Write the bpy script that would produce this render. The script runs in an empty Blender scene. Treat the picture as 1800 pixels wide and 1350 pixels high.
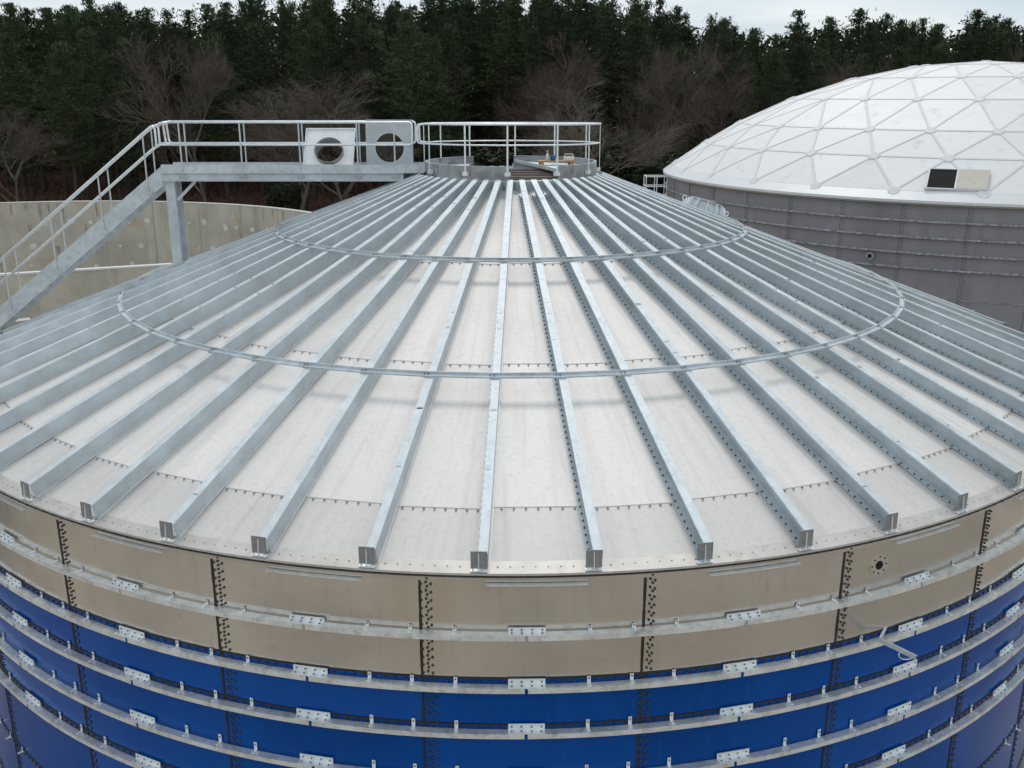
import bpy, math, random
from mathutils import Vector, Matrix
R_ = math.radians
sc = bpy.context.scene
col = sc.collection
random.seed(7)

# ------------------------------------------------------------------ camera
CAM = Vector((0, -22.653, 5.558))
cd = bpy.data.cameras.new("camera"); cam = bpy.data.objects.new("camera", cd); col.objects.link(cam)
cd.sensor_width = 36.0; cd.lens = 36.0 * 1701.8 / 1800.0; cd.clip_end = 5000; cd.clip_start = 0.1
cam.location = CAM
cam.rotation_euler = (R_(90) - 0.28972, 0, -0.00115)
sc.camera = cam
# ------------------------------------------------------------------ sky, sun, exposure
SUN_EL, SUN_AZ = R_(52), R_(4)      # azimuth measured from +Y (behind the tank) towards +X
w = bpy.data.worlds.new("World"); sc.world = w; w.use_nodes = True
nt = w.node_tree; nt.nodes.clear()
def wn(t, **k):
    n = nt.nodes.new(t)
    for a, b in k.items(): setattr(n, a, b)
    return n
out = wn('ShaderNodeOutputWorld'); bg = wn('ShaderNodeBackground'); sky = wn('ShaderNodeTexSky')
sky.sky_type = 'NISHITA'; sky.sun_disc = False; sky.sun_elevation = SUN_EL; sky.sun_rotation = SUN_AZ
sky.air_density = 1.0; sky.dust_density = 2.0
tc = wn('ShaderNodeTexCoord'); mp = wn('ShaderNodeMapping'); mp.inputs['Scale'].default_value = (1.6, 1.6, 9.0)
ns = wn('ShaderNodeTexNoise'); ns.inputs['Scale'].default_value = 1.6; ns.inputs['Detail'].default_value = 7
ns.inputs['Distortion'].default_value = 0.3
cr = wn('ShaderNodeValToRGB')
cr.color_ramp.elements[0].position = 0.36; cr.color_ramp.elements[0].color = (5.2, 6.3, 7.1, 1)
cr.color_ramp.elements[1].position = 0.66; cr.color_ramp.elements[1].color = (8.4, 8.7, 8.8, 1)
mx = wn('ShaderNodeMixRGB'); mx.inputs['Fac'].default_value = 0.86
nt.links.new(tc.outputs['Generated'], mp.inputs[0]); nt.links.new(mp.outputs[0], ns.inputs['Vector'])
nt.links.new(ns.outputs[0], cr.inputs[0]); nt.links.new(sky.outputs[0], mx.inputs[1]); nt.links.new(cr.outputs[0], mx.inputs[2])
nt.links.new(mx.outputs[0], bg.inputs[0]); bg.inputs[1].default_value = 0.105
nt.links.new(bg.outputs[0], out.inputs[0])
sl = bpy.data.lights.new("sun", 'SUN'); sl.energy = 1.0; sl.angle = R_(11); sl.color = (1, 0.965, 0.92)
so = bpy.data.objects.new("sun", sl); col.objects.link(so)
sd = Vector((math.sin(SUN_AZ) * math.cos(SUN_EL), math.cos(SUN_AZ) * math.cos(SUN_EL), math.sin(SUN_EL)))
so.rotation_euler = sd.to_track_quat('Z', 'Y').to_euler()
sc.view_settings.view_transform = 'Standard'; sc.view_settings.look = 'None'
sc.view_settings.exposure = 0.13; sc.view_settings.gamma = 1.0

# ------------------------------------------------------------------ materials
def mat(name, base, rough=0.6, metal=0.0, var=0.12, scale=3.0, bump=0.0, bscale=20.0, second=None, coord='Object',
        spec=0.5, stretch=(1, 1, 1), hue_rand=0.0, rvar=0.0, sharp=(0.35, 0.65), detail=6):
    m = bpy.data.materials.new(name); m.use_nodes = True
    t = m.node_tree; b = t.nodes['Principled BSDF']
    tc = t.nodes.new('ShaderNodeTexCoord'); mp = t.nodes.new('ShaderNodeMapping'); mp.inputs['Scale'].default_value = stretch
    src = tc.outputs['Object']
    if coord == 'World':
        g = t.nodes.new('ShaderNodeNewGeometry'); src = g.outputs['Position']
    t.links.new(src, mp.inputs[0])
    n = t.nodes.new('ShaderNodeTexNoise'); n.inputs['Scale'].default_value = scale; n.inputs['Detail'].default_value = detail
    n.inputs['Roughness'].default_value = 0.62
    t.links.new(mp.outputs[0], n.inputs['Vector'])
    r = t.nodes.new('ShaderNodeValToRGB'); e = r.color_ramp.elements
    e[0].position, e[1].position = sharp
    c2 = second or tuple(min(1, c * (1 + var)) for c in base)
    c1 = tuple(c * (1 - var) for c in base) if second is None else base
    e[0].color = (*c1, 1); e[1].color = (*c2, 1)
    t.links.new(n.outputs[0], r.inputs[0])
    last = r.outputs[0]
    if hue_rand:
        oi = t.nodes.new('ShaderNodeObjectInfo'); hs = t.nodes.new('ShaderNodeHueSaturation')
        mr = t.nodes.new('ShaderNodeMapRange'); mr.inputs[3].default_value = 1 - hue_rand; mr.inputs[4].default_value = 1 + hue_rand
        t.links.new(oi.outputs['Random'], mr.inputs[0]); t.links.new(mr.outputs[0], hs.inputs['Value'])
        t.links.new(last, hs.inputs['Color']); last = hs.outputs[0]
    t.links.new(last, b.inputs['Base Color'])
    b.inputs['Roughness'].default_value = rough; b.inputs['Metallic'].default_value = metal
    b.inputs['Specular IOR Level'].default_value = spec
    if rvar:
        mr2 = t.nodes.new('ShaderNodeMapRange'); mr2.inputs[1].default_value = .3; mr2.inputs[2].default_value = .7
        mr2.inputs[3].default_value = rough - rvar; mr2.inputs[4].default_value = rough + rvar
        t.links.new(n.outputs[0], mr2.inputs[0]); t.links.new(mr2.outputs[0], b.inputs['Roughness'])
    if bump:
        n2 = t.nodes.new('ShaderNodeTexNoise'); n2.inputs['Scale'].default_value = bscale; n2.inputs['Detail'].default_value = 4
        t.links.new(mp.outputs[0], n2.inputs['Vector'])
        bp = t.nodes.new('ShaderNodeBump'); bp.inputs['Strength'].default_value = bump; bp.inputs['Distance'].default_value = 0.05
        t.links.new(n2.outputs[0], bp.inputs['Height']); t.links.new(bp.outputs[0], b.inputs['Normal'])
    return m
def add_layer(m, color, scale, lo, hi, stretch=(1, 1, 1), coord='World', zband=None):
    """a second, patchy colour (stain, dirt) over the base colour"""
    t = m.node_tree; b = t.nodes['Principled BSDF']
    prev = b.inputs['Base Color'].links[0].from_socket
    if coord == 'World': s = t.nodes.new('ShaderNodeNewGeometry').outputs['Position']
    else: s = t.nodes.new('ShaderNodeTexCoord').outputs['Object']
    mp = t.nodes.new('ShaderNodeMapping'); mp.inputs['Scale'].default_value = stretch; t.links.new(s, mp.inputs[0])
    n = t.nodes.new('ShaderNodeTexNoise'); n.inputs['Scale'].default_value = scale; n.inputs['Detail'].default_value = 8; n.inputs['Roughness'].default_value = .65
    t.links.new(mp.outputs[0], n.inputs['Vector'])
    mr = t.nodes.new('ShaderNodeMapRange'); mr.inputs[1].default_value = lo; mr.inputs[2].default_value = hi
    t.links.new(n.outputs[0], mr.inputs[0])
    fac = mr.outputs[0]
    mx = t.nodes.new('ShaderNodeMixRGB'); mx.inputs[2].default_value = (*color, 1)
    t.links.new(fac, mx.inputs[0]); t.links.new(prev, mx.inputs[1]); t.links.new(mx.outputs[0], b.inputs['Base Color'])
    return m

def add_streaks(m, color, n_round, along, lo, hi, fac=1.0):
    """dirt drawn out down the slope by rain: noise laid out by azimuth and radius about the object's axis"""
    t = m.node_tree; b = t.nodes['Principled BSDF']; prev = b.inputs['Base Color'].links[0].from_socket
    g = t.nodes.new('ShaderNodeNewGeometry'); sx = t.nodes.new('ShaderNodeSeparateXYZ'); t.links.new(g.outputs['Position'], sx.inputs[0])
    at = t.nodes.new('ShaderNodeMath'); at.operation = 'ARCTAN2'; t.links.new(sx.outputs['X'], at.inputs[0]); t.links.new(sx.outputs['Y'], at.inputs[1])
    m1 = t.nodes.new('ShaderNodeMath'); m1.operation = 'MULTIPLY'; m1.inputs[1].default_value = n_round; t.links.new(at.outputs[0], m1.inputs[0])
    m2 = t.nodes.new('ShaderNodeMath'); m2.operation = 'MULTIPLY'; m2.inputs[1].default_value = along; t.links.new(sx.outputs['Z'], m2.inputs[0])
    cb_ = t.nodes.new('ShaderNodeCombineXYZ'); t.links.new(m1.outputs[0], cb_.inputs[0]); t.links.new(m2.outputs[0], cb_.inputs[1])
    n = t.nodes.new('ShaderNodeTexNoise'); n.inputs['Scale'].default_value = 1; n.inputs['Detail'].default_value = 6; n.inputs['Roughness'].default_value = .7
    t.links.new(cb_.outputs[0], n.inputs['Vector'])
    mr = t.nodes.new('ShaderNodeMapRange'); mr.inputs[1].default_value = lo; mr.inputs[2].default_value = hi; mr.inputs[4].default_value = fac
    t.links.new(n.outputs[0], mr.inputs[0])
    mx = t.nodes.new('ShaderNodeMixRGB'); mx.inputs[2].default_value = (*color, 1)
    t.links.new(mr.outputs[0], mx.inputs[0]); t.links.new(prev, mx.inputs[1]); t.links.new(mx.outputs[0], b.inputs['Base Color'])
    return m

GALV = mat('galvanised', (.60, .645, .67), .56, .2, .12, 2.2, .12, 60, hue_rand=.06, rvar=.08)
add_layer(GALV, (.46, .51, .54), 7, .48, .72, coord='Object')
add_layer(GALV, (.40, .43, .45), 26, .60, .72, coord='Object')
GALVW = mat('galvanised_web', (.56, .61, .64), .52, .25, .12, 2.4, .08, 40, hue_rand=.05, rvar=.06)
GALVB = mat('bright_zinc', (.84, .87, .88), .38, .5, .1, 9)
RINGM = mat('ring_zinc', (.80, .81, .80), .36, .55, .12, 3, .1, 30, rvar=.08)
add_layer(RINGM, (.42, .43, .43), 7, .5, .75, coord='Object')
DZINC = mat('dull_zinc', (.30, .31, .32), .5, .6, .15, 8)
SHEETS = []
for k, v in enumerate((1.02, .975, 1.06, .86)):
    s = mat('roof_sheet_metal', (.75 * v, .715 * v, .68 * v), .60, .14, .03, 1.1, .05, 9, hue_rand=0, rvar=.05)
    add_streaks(s, (.52 * v, .48 * v, .45 * v), 55, .8, .50, .80, .75)
    add_layer(s, (.62 * v, .59 * v, .56 * v), 13, .52, .75, coord='Object')
    add_layer(s, (.36, .33, .31), 30, .70, .76, coord='Object')
    SHEETS.append(s)
STEELS, BLUES = [], []
for k, v in enumerate((1.0, .90, 1.07)):  # panel tone differences, widened to imitate uneven reflections in the steel
    m = mat('stainless_wall', (.63 * v, .60 * v, .56 * v), (.20, .27, .16)[k], .88, .06, .6, .12, (1.3, .8, 1.0)[k], rvar=.06, stretch=(1, 1, 1.6))
    add_layer(m, (.63, .55, .45), .5, .56, .72, stretch=(1, 1, .25)); add_layer(m, (.48, .46, .44), 5, .60, .78)
    add_streaks(m, (.48, .45, .41), 120, .9, .52, .8, .6); STEELS.append(m)
    m = mat('blue_enamel', (.0, .068 * v, .315 * v), (.17, .22, .14)[k], 0, .10, .35, .09, (1.1, .8, .9)[k], rvar=.04, spec=(.16, .13, .2)[k])
    add_layer(m, (.0, .075, .34), 1.2, .5, .75, stretch=(1, 1, .3)); add_streaks(m, (.01, .10, .37), 160, 1.2, .55, .8, .6)
    add_layer(m, (.06, .13, .34), 24, .72, .77, stretch=(1, 1, .5)); BLUES.append(m)
STEEL, BLUE = STEELS[0], BLUES[0]
SEAL = mat('black_sealant', (.018, .015, .013), .55, 0, .3, 10)
BOLT = mat('dark_bolt', (.055, .045, .04), .5, .2, .3, 10)
BOLTR = mat('roof_bolt', (.20, .19, .18), .5, .4, .3, 10)
BOLTG = mat('grey_bolt', (.20, .20, .20), .5, .5, .3, 10)
CONC = mat('concrete', (.50, .465, .39), .88, 0, .16, .35, .25, 6, coord='World')
add_layer(CONC, (.60, .58, .52), .5, .48, .72, stretch=(1, 1, .5))
add_layer(CONC, (.31, .29, .24), .8, .54, .74, stretch=(1, 1, .14))
add_layer(CONC, (.50, .34, .19), .45, .61, .73, stretch=(1, 1, .9))
PATCH = mat('filler_patch', (.68, .67, .63), .85, 0, .12, 6)
WHITEM = mat('dome_white', (.72, .72, .715), .42, .15, .02, .5, .0, 6, rvar=.04)
add_layer(WHITEM, (.70, .69, .68), .7, .55, .8)
SEAMW = mat('dome_batten', (.74, .725, .715), .7, .0, .05, 2)
GREYT = mat('grey_coating', (.275, .262, .268), .55, .1, .10, .5, .15, 3, stretch=(1, 1, .4))
add_layer(GREYT, (.215, .205, .21), 1.2, .5, .75, stretch=(1, 1, .2))
GREYR = mat('grey_ring_metal', (.42, .42, .43), .6, .2, .25, 3)
add_layer(GREYR, (.20, .195, .20), 6, .45, .6)
BLACK = mat('black_opening', (.004, .004, .005), .9, 0, .1, 5)
TAN = mat('tan_cover', (.60, .55, .47), .7, 0, .05, 3)
WOOD = mat('wood', (.42, .24, .10), .7, 0, .2, 6, stretch=(1, 8, 1))
WOODD = mat('old_beam', (.22, .18, .15), .8, 0, .25, 6)
PLBLUE = mat('blue_plastic', (.03, .17, .42), .4, 0, .1, 5)
PLWHITE = mat('white_plastic', (.74, .73, .66), .45, 0, .05, 5)
COLW = mat('white_duct', (.93, .93, .92), .5, 0, .05, 4); add_layer(COLW, (.5, .5, .5), 3.4, .62, .68, coord='Object')
COLG = mat('grey_duct', (.50, .54, .56), .45, .4, .1, 3)
COLI = mat('duct_tube', (.33, .34, .35), .5, .6, .12, 4)
SAND = mat('sand_ground', (.30, .26, .21), .95, 0, .2, .25, .3, 3, second=(.42, .37, .31), coord='World', spec=0.0)
def ground_material():
    m = SAND; t = m.node_tree; b = t.nodes['Principled BSDF']
    prev = b.inputs['Base Color'].links[0].from_socket
    g = t.nodes.new('ShaderNodeNewGeometry'); sx = t.nodes.new('ShaderNodeSeparateXYZ'); t.links.new(g.outputs['Position'], sx.inputs[0])
    n = t.nodes.new('ShaderNodeTexNoise'); n.inputs['Scale'].default_value = .12; n.inputs['Detail'].default_value = 8
    t.links.new(g.outputs['Position'], n.inputs['Vector'])
    ad = t.nodes.new('ShaderNodeMath'); ad.operation = 'MULTIPLY_ADD'; ad.inputs[1].default_value = 30
    t.links.new(n.outputs[0], ad.inputs[0]); t.links.new(sx.outputs['Y'], ad.inputs[2])
    mr = t.nodes.new('ShaderNodeMapRange'); mr.inputs[1].default_value = 82; mr.inputs[2].default_value = 92; t.links.new(ad.outputs[0], mr.inputs[0])
    n2 = t.nodes.new('ShaderNodeTexNoise'); n2.inputs['Scale'].default_value = .5; n2.inputs['Detail'].default_value = 9; t.links.new(g.outputs['Position'], n2.inputs['Vector'])
    r = t.nodes.new('ShaderNodeValToRGB'); r.color_ramp.elements[0].position = .38; r.color_ramp.elements[1].position = .62
    r.color_ramp.elements[0].color = (.045, .030, .021, 1); r.color_ramp.elements[1].color = (.12, .068, .046, 1)
    t.links.new(n2.outputs[0], r.inputs[0])
    mx = t.nodes.new('ShaderNodeMixRGB'); t.links.new(mr.outputs[0], mx.inputs[0]); t.links.new(prev, mx.inputs[1]); t.links.new(r.outputs[0], mx.inputs[2])
    t.links.new(mx.outputs[0], b.inputs['Base Color'])
ground_material()
NEEDLES = [mat('pine_needles', c, .75, 0, .35, .35, second=c2, hue_rand=.2, spec=.2) for c, c2 in
           [((.042, .062, .027), (.072, .098, .040)), ((.036, .054, .027), (.062, .084, .040)), ((.045, .070, .031), (.078, .108, .047))]]
BARK = mat('pine_bark', (.075, .052, .042), .95, 0, .3, 3)
TWIG = [mat('bare_twigs', c, .9, 0, .25, 1.2, hue_rand=.12, spec=.2) for c in [(.125, .100, .080), (.115, .083, .068), (.15, .128, .104)]]
SHRUB = mat('shrub_leaves', (.03, .042, .018), .8, 0, .3, 1, hue_rand=.2)
BRACK = mat('bracken_fronds', (.115, .062, .042), .9, 0, .4, .4, second=(.19, .105, .07), coord='World')

# ------------------------------------------------------------------ mesh builder
class MB:
    def __init__(s): s.v = []; s.f = []; s.m = []
    def add(s, vs, fs, mi=0):
        o = len(s.v); s.v += [tuple(v) for v in vs]; s.f += [tuple(i + o for i in f) for f in fs]; s.m += [mi] * len(fs)
    def frame(s, o, x, y, z, lo, hi, mi=0):
        """box in an oriented frame"""
        o, x, y, z = Vector(o), Vector(x), Vector(y), Vector(z)
        vs = [o + x * a + y * b + z * c for c in (lo[2], hi[2]) for b in (lo[1], hi[1]) for a in (lo[0], hi[0])]
        s.add(vs, [(0, 2, 3, 1), (4, 5, 7, 6), (0, 1, 5, 4), (2, 6, 7, 3), (0, 4, 6, 2), (1, 3, 7, 5)], mi)
    def box(s, lo, hi, mi=0): s.frame((0, 0, 0), (1, 0, 0), (0, 1, 0), (0, 0, 1), lo, hi, mi)
    def bar(s, a, b, w, h, up=(0, 0, 1), mi=0):
        a, b = Vector(a), Vector(b); d = b - a; L = d.length; d.normalize(); u = Vector(up)
        x = d.cross(u)
        if x.length < 1e-4: x = d.cross(Vector((0, 1, 0)))
        x.normalize(); u = x.cross(d)
        s.frame(a, d, x, u, (0, -w / 2, -h / 2), (L, w / 2, h / 2), mi)
    def tube(s, pts, r, n=8, mi=0, cap=True, r2=None):
        pts = [Vector(p) for p in pts]; k = len(pts); o = len(s.v); fs = []; vs = []
        px = None
        for i, p in enumerate(pts):
            d = (pts[min(i + 1, k - 1)] - pts[max(i - 1, 0)]).normalized()
            if px is None:
                px = d.cross(Vector((0, 0, 1)))
                if px.length < 1e-3: px = d.cross(Vector((0, 1, 0)))
            px = (px - d * px.dot(d)).normalized(); py = d.cross(px)
            rr = r if r2 is None else r + (r2 - r) * i / (k - 1)
            for j in range(n):
                a = 2 * math.pi * j / n; vs.append(p + px * math.cos(a) * rr + py * math.sin(a) * rr)
        for i in range(k - 1):
            for j in range(n):
                fs.append((i * n + j, i * n + (j + 1) % n, (i + 1) * n + (j + 1) % n, (i + 1) * n + j))
        if cap: fs.append(tuple(range(n))[::-1]); fs.append(tuple((k - 1) * n + j for j in range(n)))
        s.add(vs, fs, mi)
    def cyl(s, p, d, r, h, n=6, mi=0):
        p = Vector(p); d = Vector(d).normalized(); s.tube([p, p + d * h], r, n, mi)
    def build(s, name, mats, parent=None, smooth=False, loc=None):
        me = bpy.data.meshes.new(name); me.from_pydata(s.v, [], s.f)
        if not isinstance(mats, (list, tuple)): mats = [mats]
        for m in mats: me.materials.append(m)
        me.polygons.foreach_set('material_index', s.m)
        if smooth: me.polygons.foreach_set('use_smooth', [True] * len(s.f))
        me.update()
        o = bpy.data.objects.new(name, me); col.objects.link(o)
        if parent: o.parent = parent
        if loc: o.location = loc
        return o
def tag(o, label=None, cat=None, group=None, kind=None):
    for k, v in (('label', label), ('category', cat), ('group', group), ('kind', kind)):
        if v: o[k] = v
    return o
def empty(name, loc=(0, 0, 0), **k):
    o = bpy.data.objects.new(name, None); o.empty_display_size = .5; o.location = loc; col.objects.link(o); return tag(o, **k)
def copy(o, parent=None, rz=None, loc=None):
    c = o.copy(); col.objects.link(c)
    if parent: c.parent = parent
    if rz is not None: c.rotation_euler[2] = rz
    if loc is not None: c.location = loc
    return c
def P(r, a, z): return Vector((r * math.sin(a), -r * math.cos(a), z))   # azimuth a: 0 faces the camera
def ring_strip(mb, prof, a0, a1, n, mi=0, close=False, caps=True):
    """sweep a closed profile [(r,z)...] round the axis from a0 to a1"""
    k = len(prof); vs = []; fs = []
    for i in range(n + (0 if close else 1)):
        a = a0 + (a1 - a0) * i / n
        vs += [P(r, a, z) for r, z in prof]
    cnt = n if close else n + 1
    for i in range(n):
        j = (i + 1) % cnt
        for q in range(k):
            p = (q + 1) % k
            fs.append((i * k + q, j * k + q, j * k + p, i * k + p))
    if not close and caps: fs.append(tuple(range(k))); fs.append(tuple(n * k + q for q in range(k))[::-1])
    mb.add(vs, fs, mi)

# ------------------------------------------------------------------ the ground
GZ = -8.2
g = MB(); N = 60
for i in range(N + 1):
    for j in range(N + 1):
        u = (i / N * 2 - 1); v = (j / N * 2 - 1)
        x = 2500 * u * abs(u) ** 1.2; y = 2500 * v * abs(v) ** 1.2
        g.v.append((x, y, GZ))
for i in range(N):
    for j in range(N):
        a = i * (N + 1) + j; g.f.append((a, a + N + 1, a + N + 2, a + 1)); g.m.append(0)
tag(g.build('ground', SAND), kind='structure')

# ================================================================== THE NEAR TANK
TR, S = 12.0, 4.387
DT = 2 * math.pi / 54; T0 = -0.03291; W0 = -0.06102; SL = math.atan2(S, TR)
tank = empty('bolted_storage_tank', (0, 0, GZ), label='large round tank with bare steel top band over blue panels and a ribbed conical roof', cat='storage tank')
def tk(mb, name, mats, parent=None, smooth=False):
    if parent is None:
        o = mb.build(name, mats, tank, smooth); o.location = (0, 0, -GZ); return o
    return mb.build(name, mats, parent, smooth)
def shade_z(r): return S * (1 - r / TR)

# wall bands --------------------------------------------------------
SEAMZ = {'B': -1.495, 'C': -2.175, 'E': -3.60, 'F': -5.03, 'G': -6.46}
ST0 = T0 + W0
def wall_band(zs, name, mats, seed):
    rnd = random.Random(seed); mb = MB(); n = 27 * 10; vs = []; q = len(zs)
    pick = [[rnd.choice((0, 0, 1, 2)) for _ in range(27)] for _ in zs]
    for i in range(n):
        a = ST0 + 2 * math.pi * i / n
        for z in zs: vs.append(P(TR, a, z))
    mb.v = vs
    for i in range(n):
        for k in range(q - 1):
            j = (i + 1) % n; mb.f.append((i * q + k, j * q + k, j * q + k + 1, i * q + k + 1)); mb.m.append(pick[k][i // 10])
    return tk(mb, name, mats, smooth=True)
top_band = wall_band([SEAMZ['B'], -.06], 'steel_wall_band', STEELS, 3)
blue_band = wall_band([GZ, SEAMZ['G'], SEAMZ['F'], SEAMZ['E'], SEAMZ['C'], SEAMZ['B']], 'blue_wall_band', BLUES, 4)
def vertical_laps(mb, z0, z1, dense):
    for k in range(-7, 8):
        a = ST0 + 2 * DT * k
        rad = Vector((math.sin(a), -math.cos(a), 0)); tan = Vector((math.cos(a), math.sin(a), 0))
        jit = random.uniform(-.004, .004)
        # sealant bead, slightly wavy
        n = max(6, int((z1 - z0) / .12)); 
        for i in range(n):
            za = z0 + (z1 - z0) * i / n; zb = z0 + (z1 - z0) * (i + 1) / n
            wv = random.uniform(.013, .019)
            mb.frame(rad * TR, tan, rad, (0, 0, 1), (-wv, -.01, za), (wv, .009, zb - .0005), 0)
        # lapped plate edge
        z = z0 + .05; i = 0
        while z < z1 - .02:
            mb.cyl(P(TR, a + .034 / TR + jit, z), rad, .0175, .012, 7, 1)
            mb.cyl(P(TR, a + .155 / TR + jit, z), rad, .0175, .012, 7, 1)
            mb.cyl(P(TR, a + .094 / TR + jit, z + .025), rad, .0175, .012, 7, 1)
            mb.cyl(P(TR, a + (.094 + random.uniform(-.006, .006)) / TR, z + .082), rad, .0175, .012, 7, 1)
            z += .114
mb = MB(); vertical_laps(mb, SEAMZ['B'], -.09, True)
for k in range(27):    # flange bead under the top seam
    pass
tk(mb, 'bolted_lap_joints', [SEAL, BOLT], top_band).location = (0, 0, 0)
mb = MB(); vertical_laps(mb, GZ + .3, SEAMZ['B'] - .01, False)
for z in (SEAMZ['B'], SEAMZ['C'], SEAMZ['E'], SEAMZ['F'], SEAMZ['G']):
    ring_strip(mb, [(TR - .01, z - .014), (TR + .014, z - .012), (TR + .012, z + .012), (TR - .01, z + .016)], -1.6, 1.6, 220, 0)
    n = int(3.2 * TR / .134)
    for i in range(n):
        a = -1.6 + 3.2 * i / n
        rad = Vector((math.sin(a), -math.cos(a), 0))
        mb.cyl(P(TR, a, z - .047), rad, .0155, .02, 6, 1)
        if z == SEAMZ['B']: continue
tk(mb, 'bolted_lap_joints', [SEAL, BOLT], blue_band).location = (0, 0, 0)

# stiffener rings with splice plates and clips -------------------------------
RINGS = [('A', -.885, True), ('B', -1.632, True), ('C', -2.297, True), ('D', -2.992, True), ('E', -3.727, True), ('F', -5.14, False)]
spliceN, clipN = 0, 0
vis = []
AM = 1.12
def splice_mesh(tall):
    mb = MB(); L = .235
    mb.box((-L, -.012, .0), (L, .0, tall), 0)             # vertical leg (y: outward is -y)
    mb.box((-L, -.108, .0), (L, -.0125, .010), 0)
    for x in (-.19, -.065, .065, .19):
        mb.cyl((x, -.012, tall * .55), (0, -1, 0), .012, .010, 6, 1)
        mb.cyl((x, -.062, .010), (0, 0, 1), .012, .010, 6, 1)
    return mb
def clip_mesh(h):
    mb = MB()
    mb.box((-.023, -.008, .0), (.023, .0, h), 0); mb.box((-.023, -.085, 0), (.023, -.0085, .009), 0)
    if h > .12:   # raking web of the tall clip
        mb.add([(-.023, -.0085, h * .6), (-.018, -.0085, h * .6), (-.018, -.085, .0095), (-.023, -.085, .0095), (-.023, -.0085, .0095), (-.018, -.0085, .0095)],
               [(0, 4, 3), (1, 2, 5), (0, 3, 2, 1)], 0)
    mb.cyl((0, -.008, h * .68), (0, -1, 0), .011, .010, 6, 1)
    return mb
protoS, protoC = {}, {}
allclips = []
for nm, zb, solid in RINGS:
    ztop = zb + .07
    mb = MB(); ri, ro = (TR + .028, 12.136)
    if solid:
        for k in range(27):
            a0 = ST0 + DT + 2 * DT * (k - 13) + .0011 - .006; a1 = a0 + 2 * DT - .0034
            prof = [(ri, ztop), (ri, ztop - .009), (ro - .012, ztop - .009), (ro - .012, zb), (ro, zb), (ro, ztop)]
            ring_strip(mb, prof, a0, a1, 10, 0)
        rg = tk(mb, 'stiffener_ring', [RINGM], smooth=False)
    else:
        rg = None
    tall = {'A': .060, 'B': .078, 'C': .088, 'D': .088, 'E': .088}.get(nm, 0)
    ch = {'A': .055, 'B': .085, 'C': .115, 'D': .12, 'E': .12, 'F': .09}[nm]
    for k in range(-6, 6):
        ac = ST0 + DT + 2 * DT * k - .006
        if abs(ac) < AM and solid:
            key = tall
            if key not in protoS:
                protoS[key] = splice_mesh(tall).build('splice_plate', [GALVB, BOLTG], rg); o = protoS[key]
            else: o = copy(protoS[key], rg)
            o.location = P(TR + .028, ac, ztop + .001); o.rotation_euler[2] = ac; o.parent = rg
        for da in (-.015 / 12 * 1 - .0095, .0355, .176):
            a = ST0 + 2 * DT * k + da
            if abs(a) > AM: continue
            allclips.append((nm, ch, a, ztop, rg, ac))
# the hundred clips nearest to the middle of the picture are parts, the rest one part
allclips.sort(key=lambda c: abs(c[2]) + (5 if c[0] == 'F' else 0))
rest = MB()
for i, (nm, ch, a, ztop, rg, ac) in enumerate(allclips):
    if i < 100:
        if ch not in protoC: protoC[ch] = clip_mesh(ch).build('ring_clip', [GALVB, BOLTG], rg); o = protoC[ch]
        else: o = copy(protoC[ch], rg)
        o.parent = rg; o.location = P(TR + .016, a, ztop + .001); o.rotation_euler[2] = a
    else:
        m = clip_mesh(ch); M = Matrix.Translation(P(TR + .016, a, ztop + .001)) @ Matrix.Rotation(a, 4, 'Z')
        rest.add([M @ Vector(v) for v in m.v], m.f, 0)
        for q in range(len(m.m)): rest.m[-len(m.m) + q] = m.m[q]
tag(tk(rest, 'ring_clip', [GALVB, BOLTG]), kind='stuff')

# roof sheeting -----------------------------------------------------------------
SEAMR = [1.98, 4.92, 7.92, 10.96, 12.05]
mb = MB()
for b in range(54):
    a0 = T0 + DT * b; a1 = a0 + DT
    if b % 1 == 0: pass
    for c in range(4):
        r0, r1 = SEAMR[c], SEAMR[c + 1]
        lift = .007; mi = random.choice((0, 0, 1, 2)) if c < 3 else 4
        st = (.03 if b % 2 else 0) if c < 3 else 0
        r1 += st if c < 3 else 0
        ra = r0 - .05 if c else r0
        zA, zB = shade_z(ra) + (-.004 if c else 0), shade_z(r1) + (lift if c < 3 else .012)
        n = 4
        cc = math.cos(DT / 2)
        A0, A1, B0, B1 = P(ra, a0, zA), P(ra, a1, zA), P(r1, a0, zB), P(r1, a1, zB)
        lo = Vector((0, 0, -.012))
        mb.add([A0, A1, B1, B0, B0 + lo, B1 + lo], [(0, 1, 2, 3), (3, 2, 5, 4)], mi)
        if c < 3:
            nb = max(2, int((B1 - B0).length / .142)); 
            for i in range(nb):
                p = B0.lerp(B1, (i + .5) / nb); rad = Vector((p.x, p.y, 0)).normalized()
                p = p + rad * .034; p.z = shade_z(Vector((p.x, p.y)).length / 1.0) + .002
                mb.cyl(p, (0, 0, 1), .016, .009, 7, 3)
    # rim bolts
    for i in range(9):
        p0 = P(11.965, a0, shade_z(11.965) + .015).lerp(P(11.965, a1, shade_z(11.965) + .015), (i + .5) / 9)
        mb.cyl(p0, (0, 0, 1), .012, .010, 6, 3)
roof = tk(mb, 'roof_sheeting', SHEETS[:3] + [BOLTR, SHEETS[3]])
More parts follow.
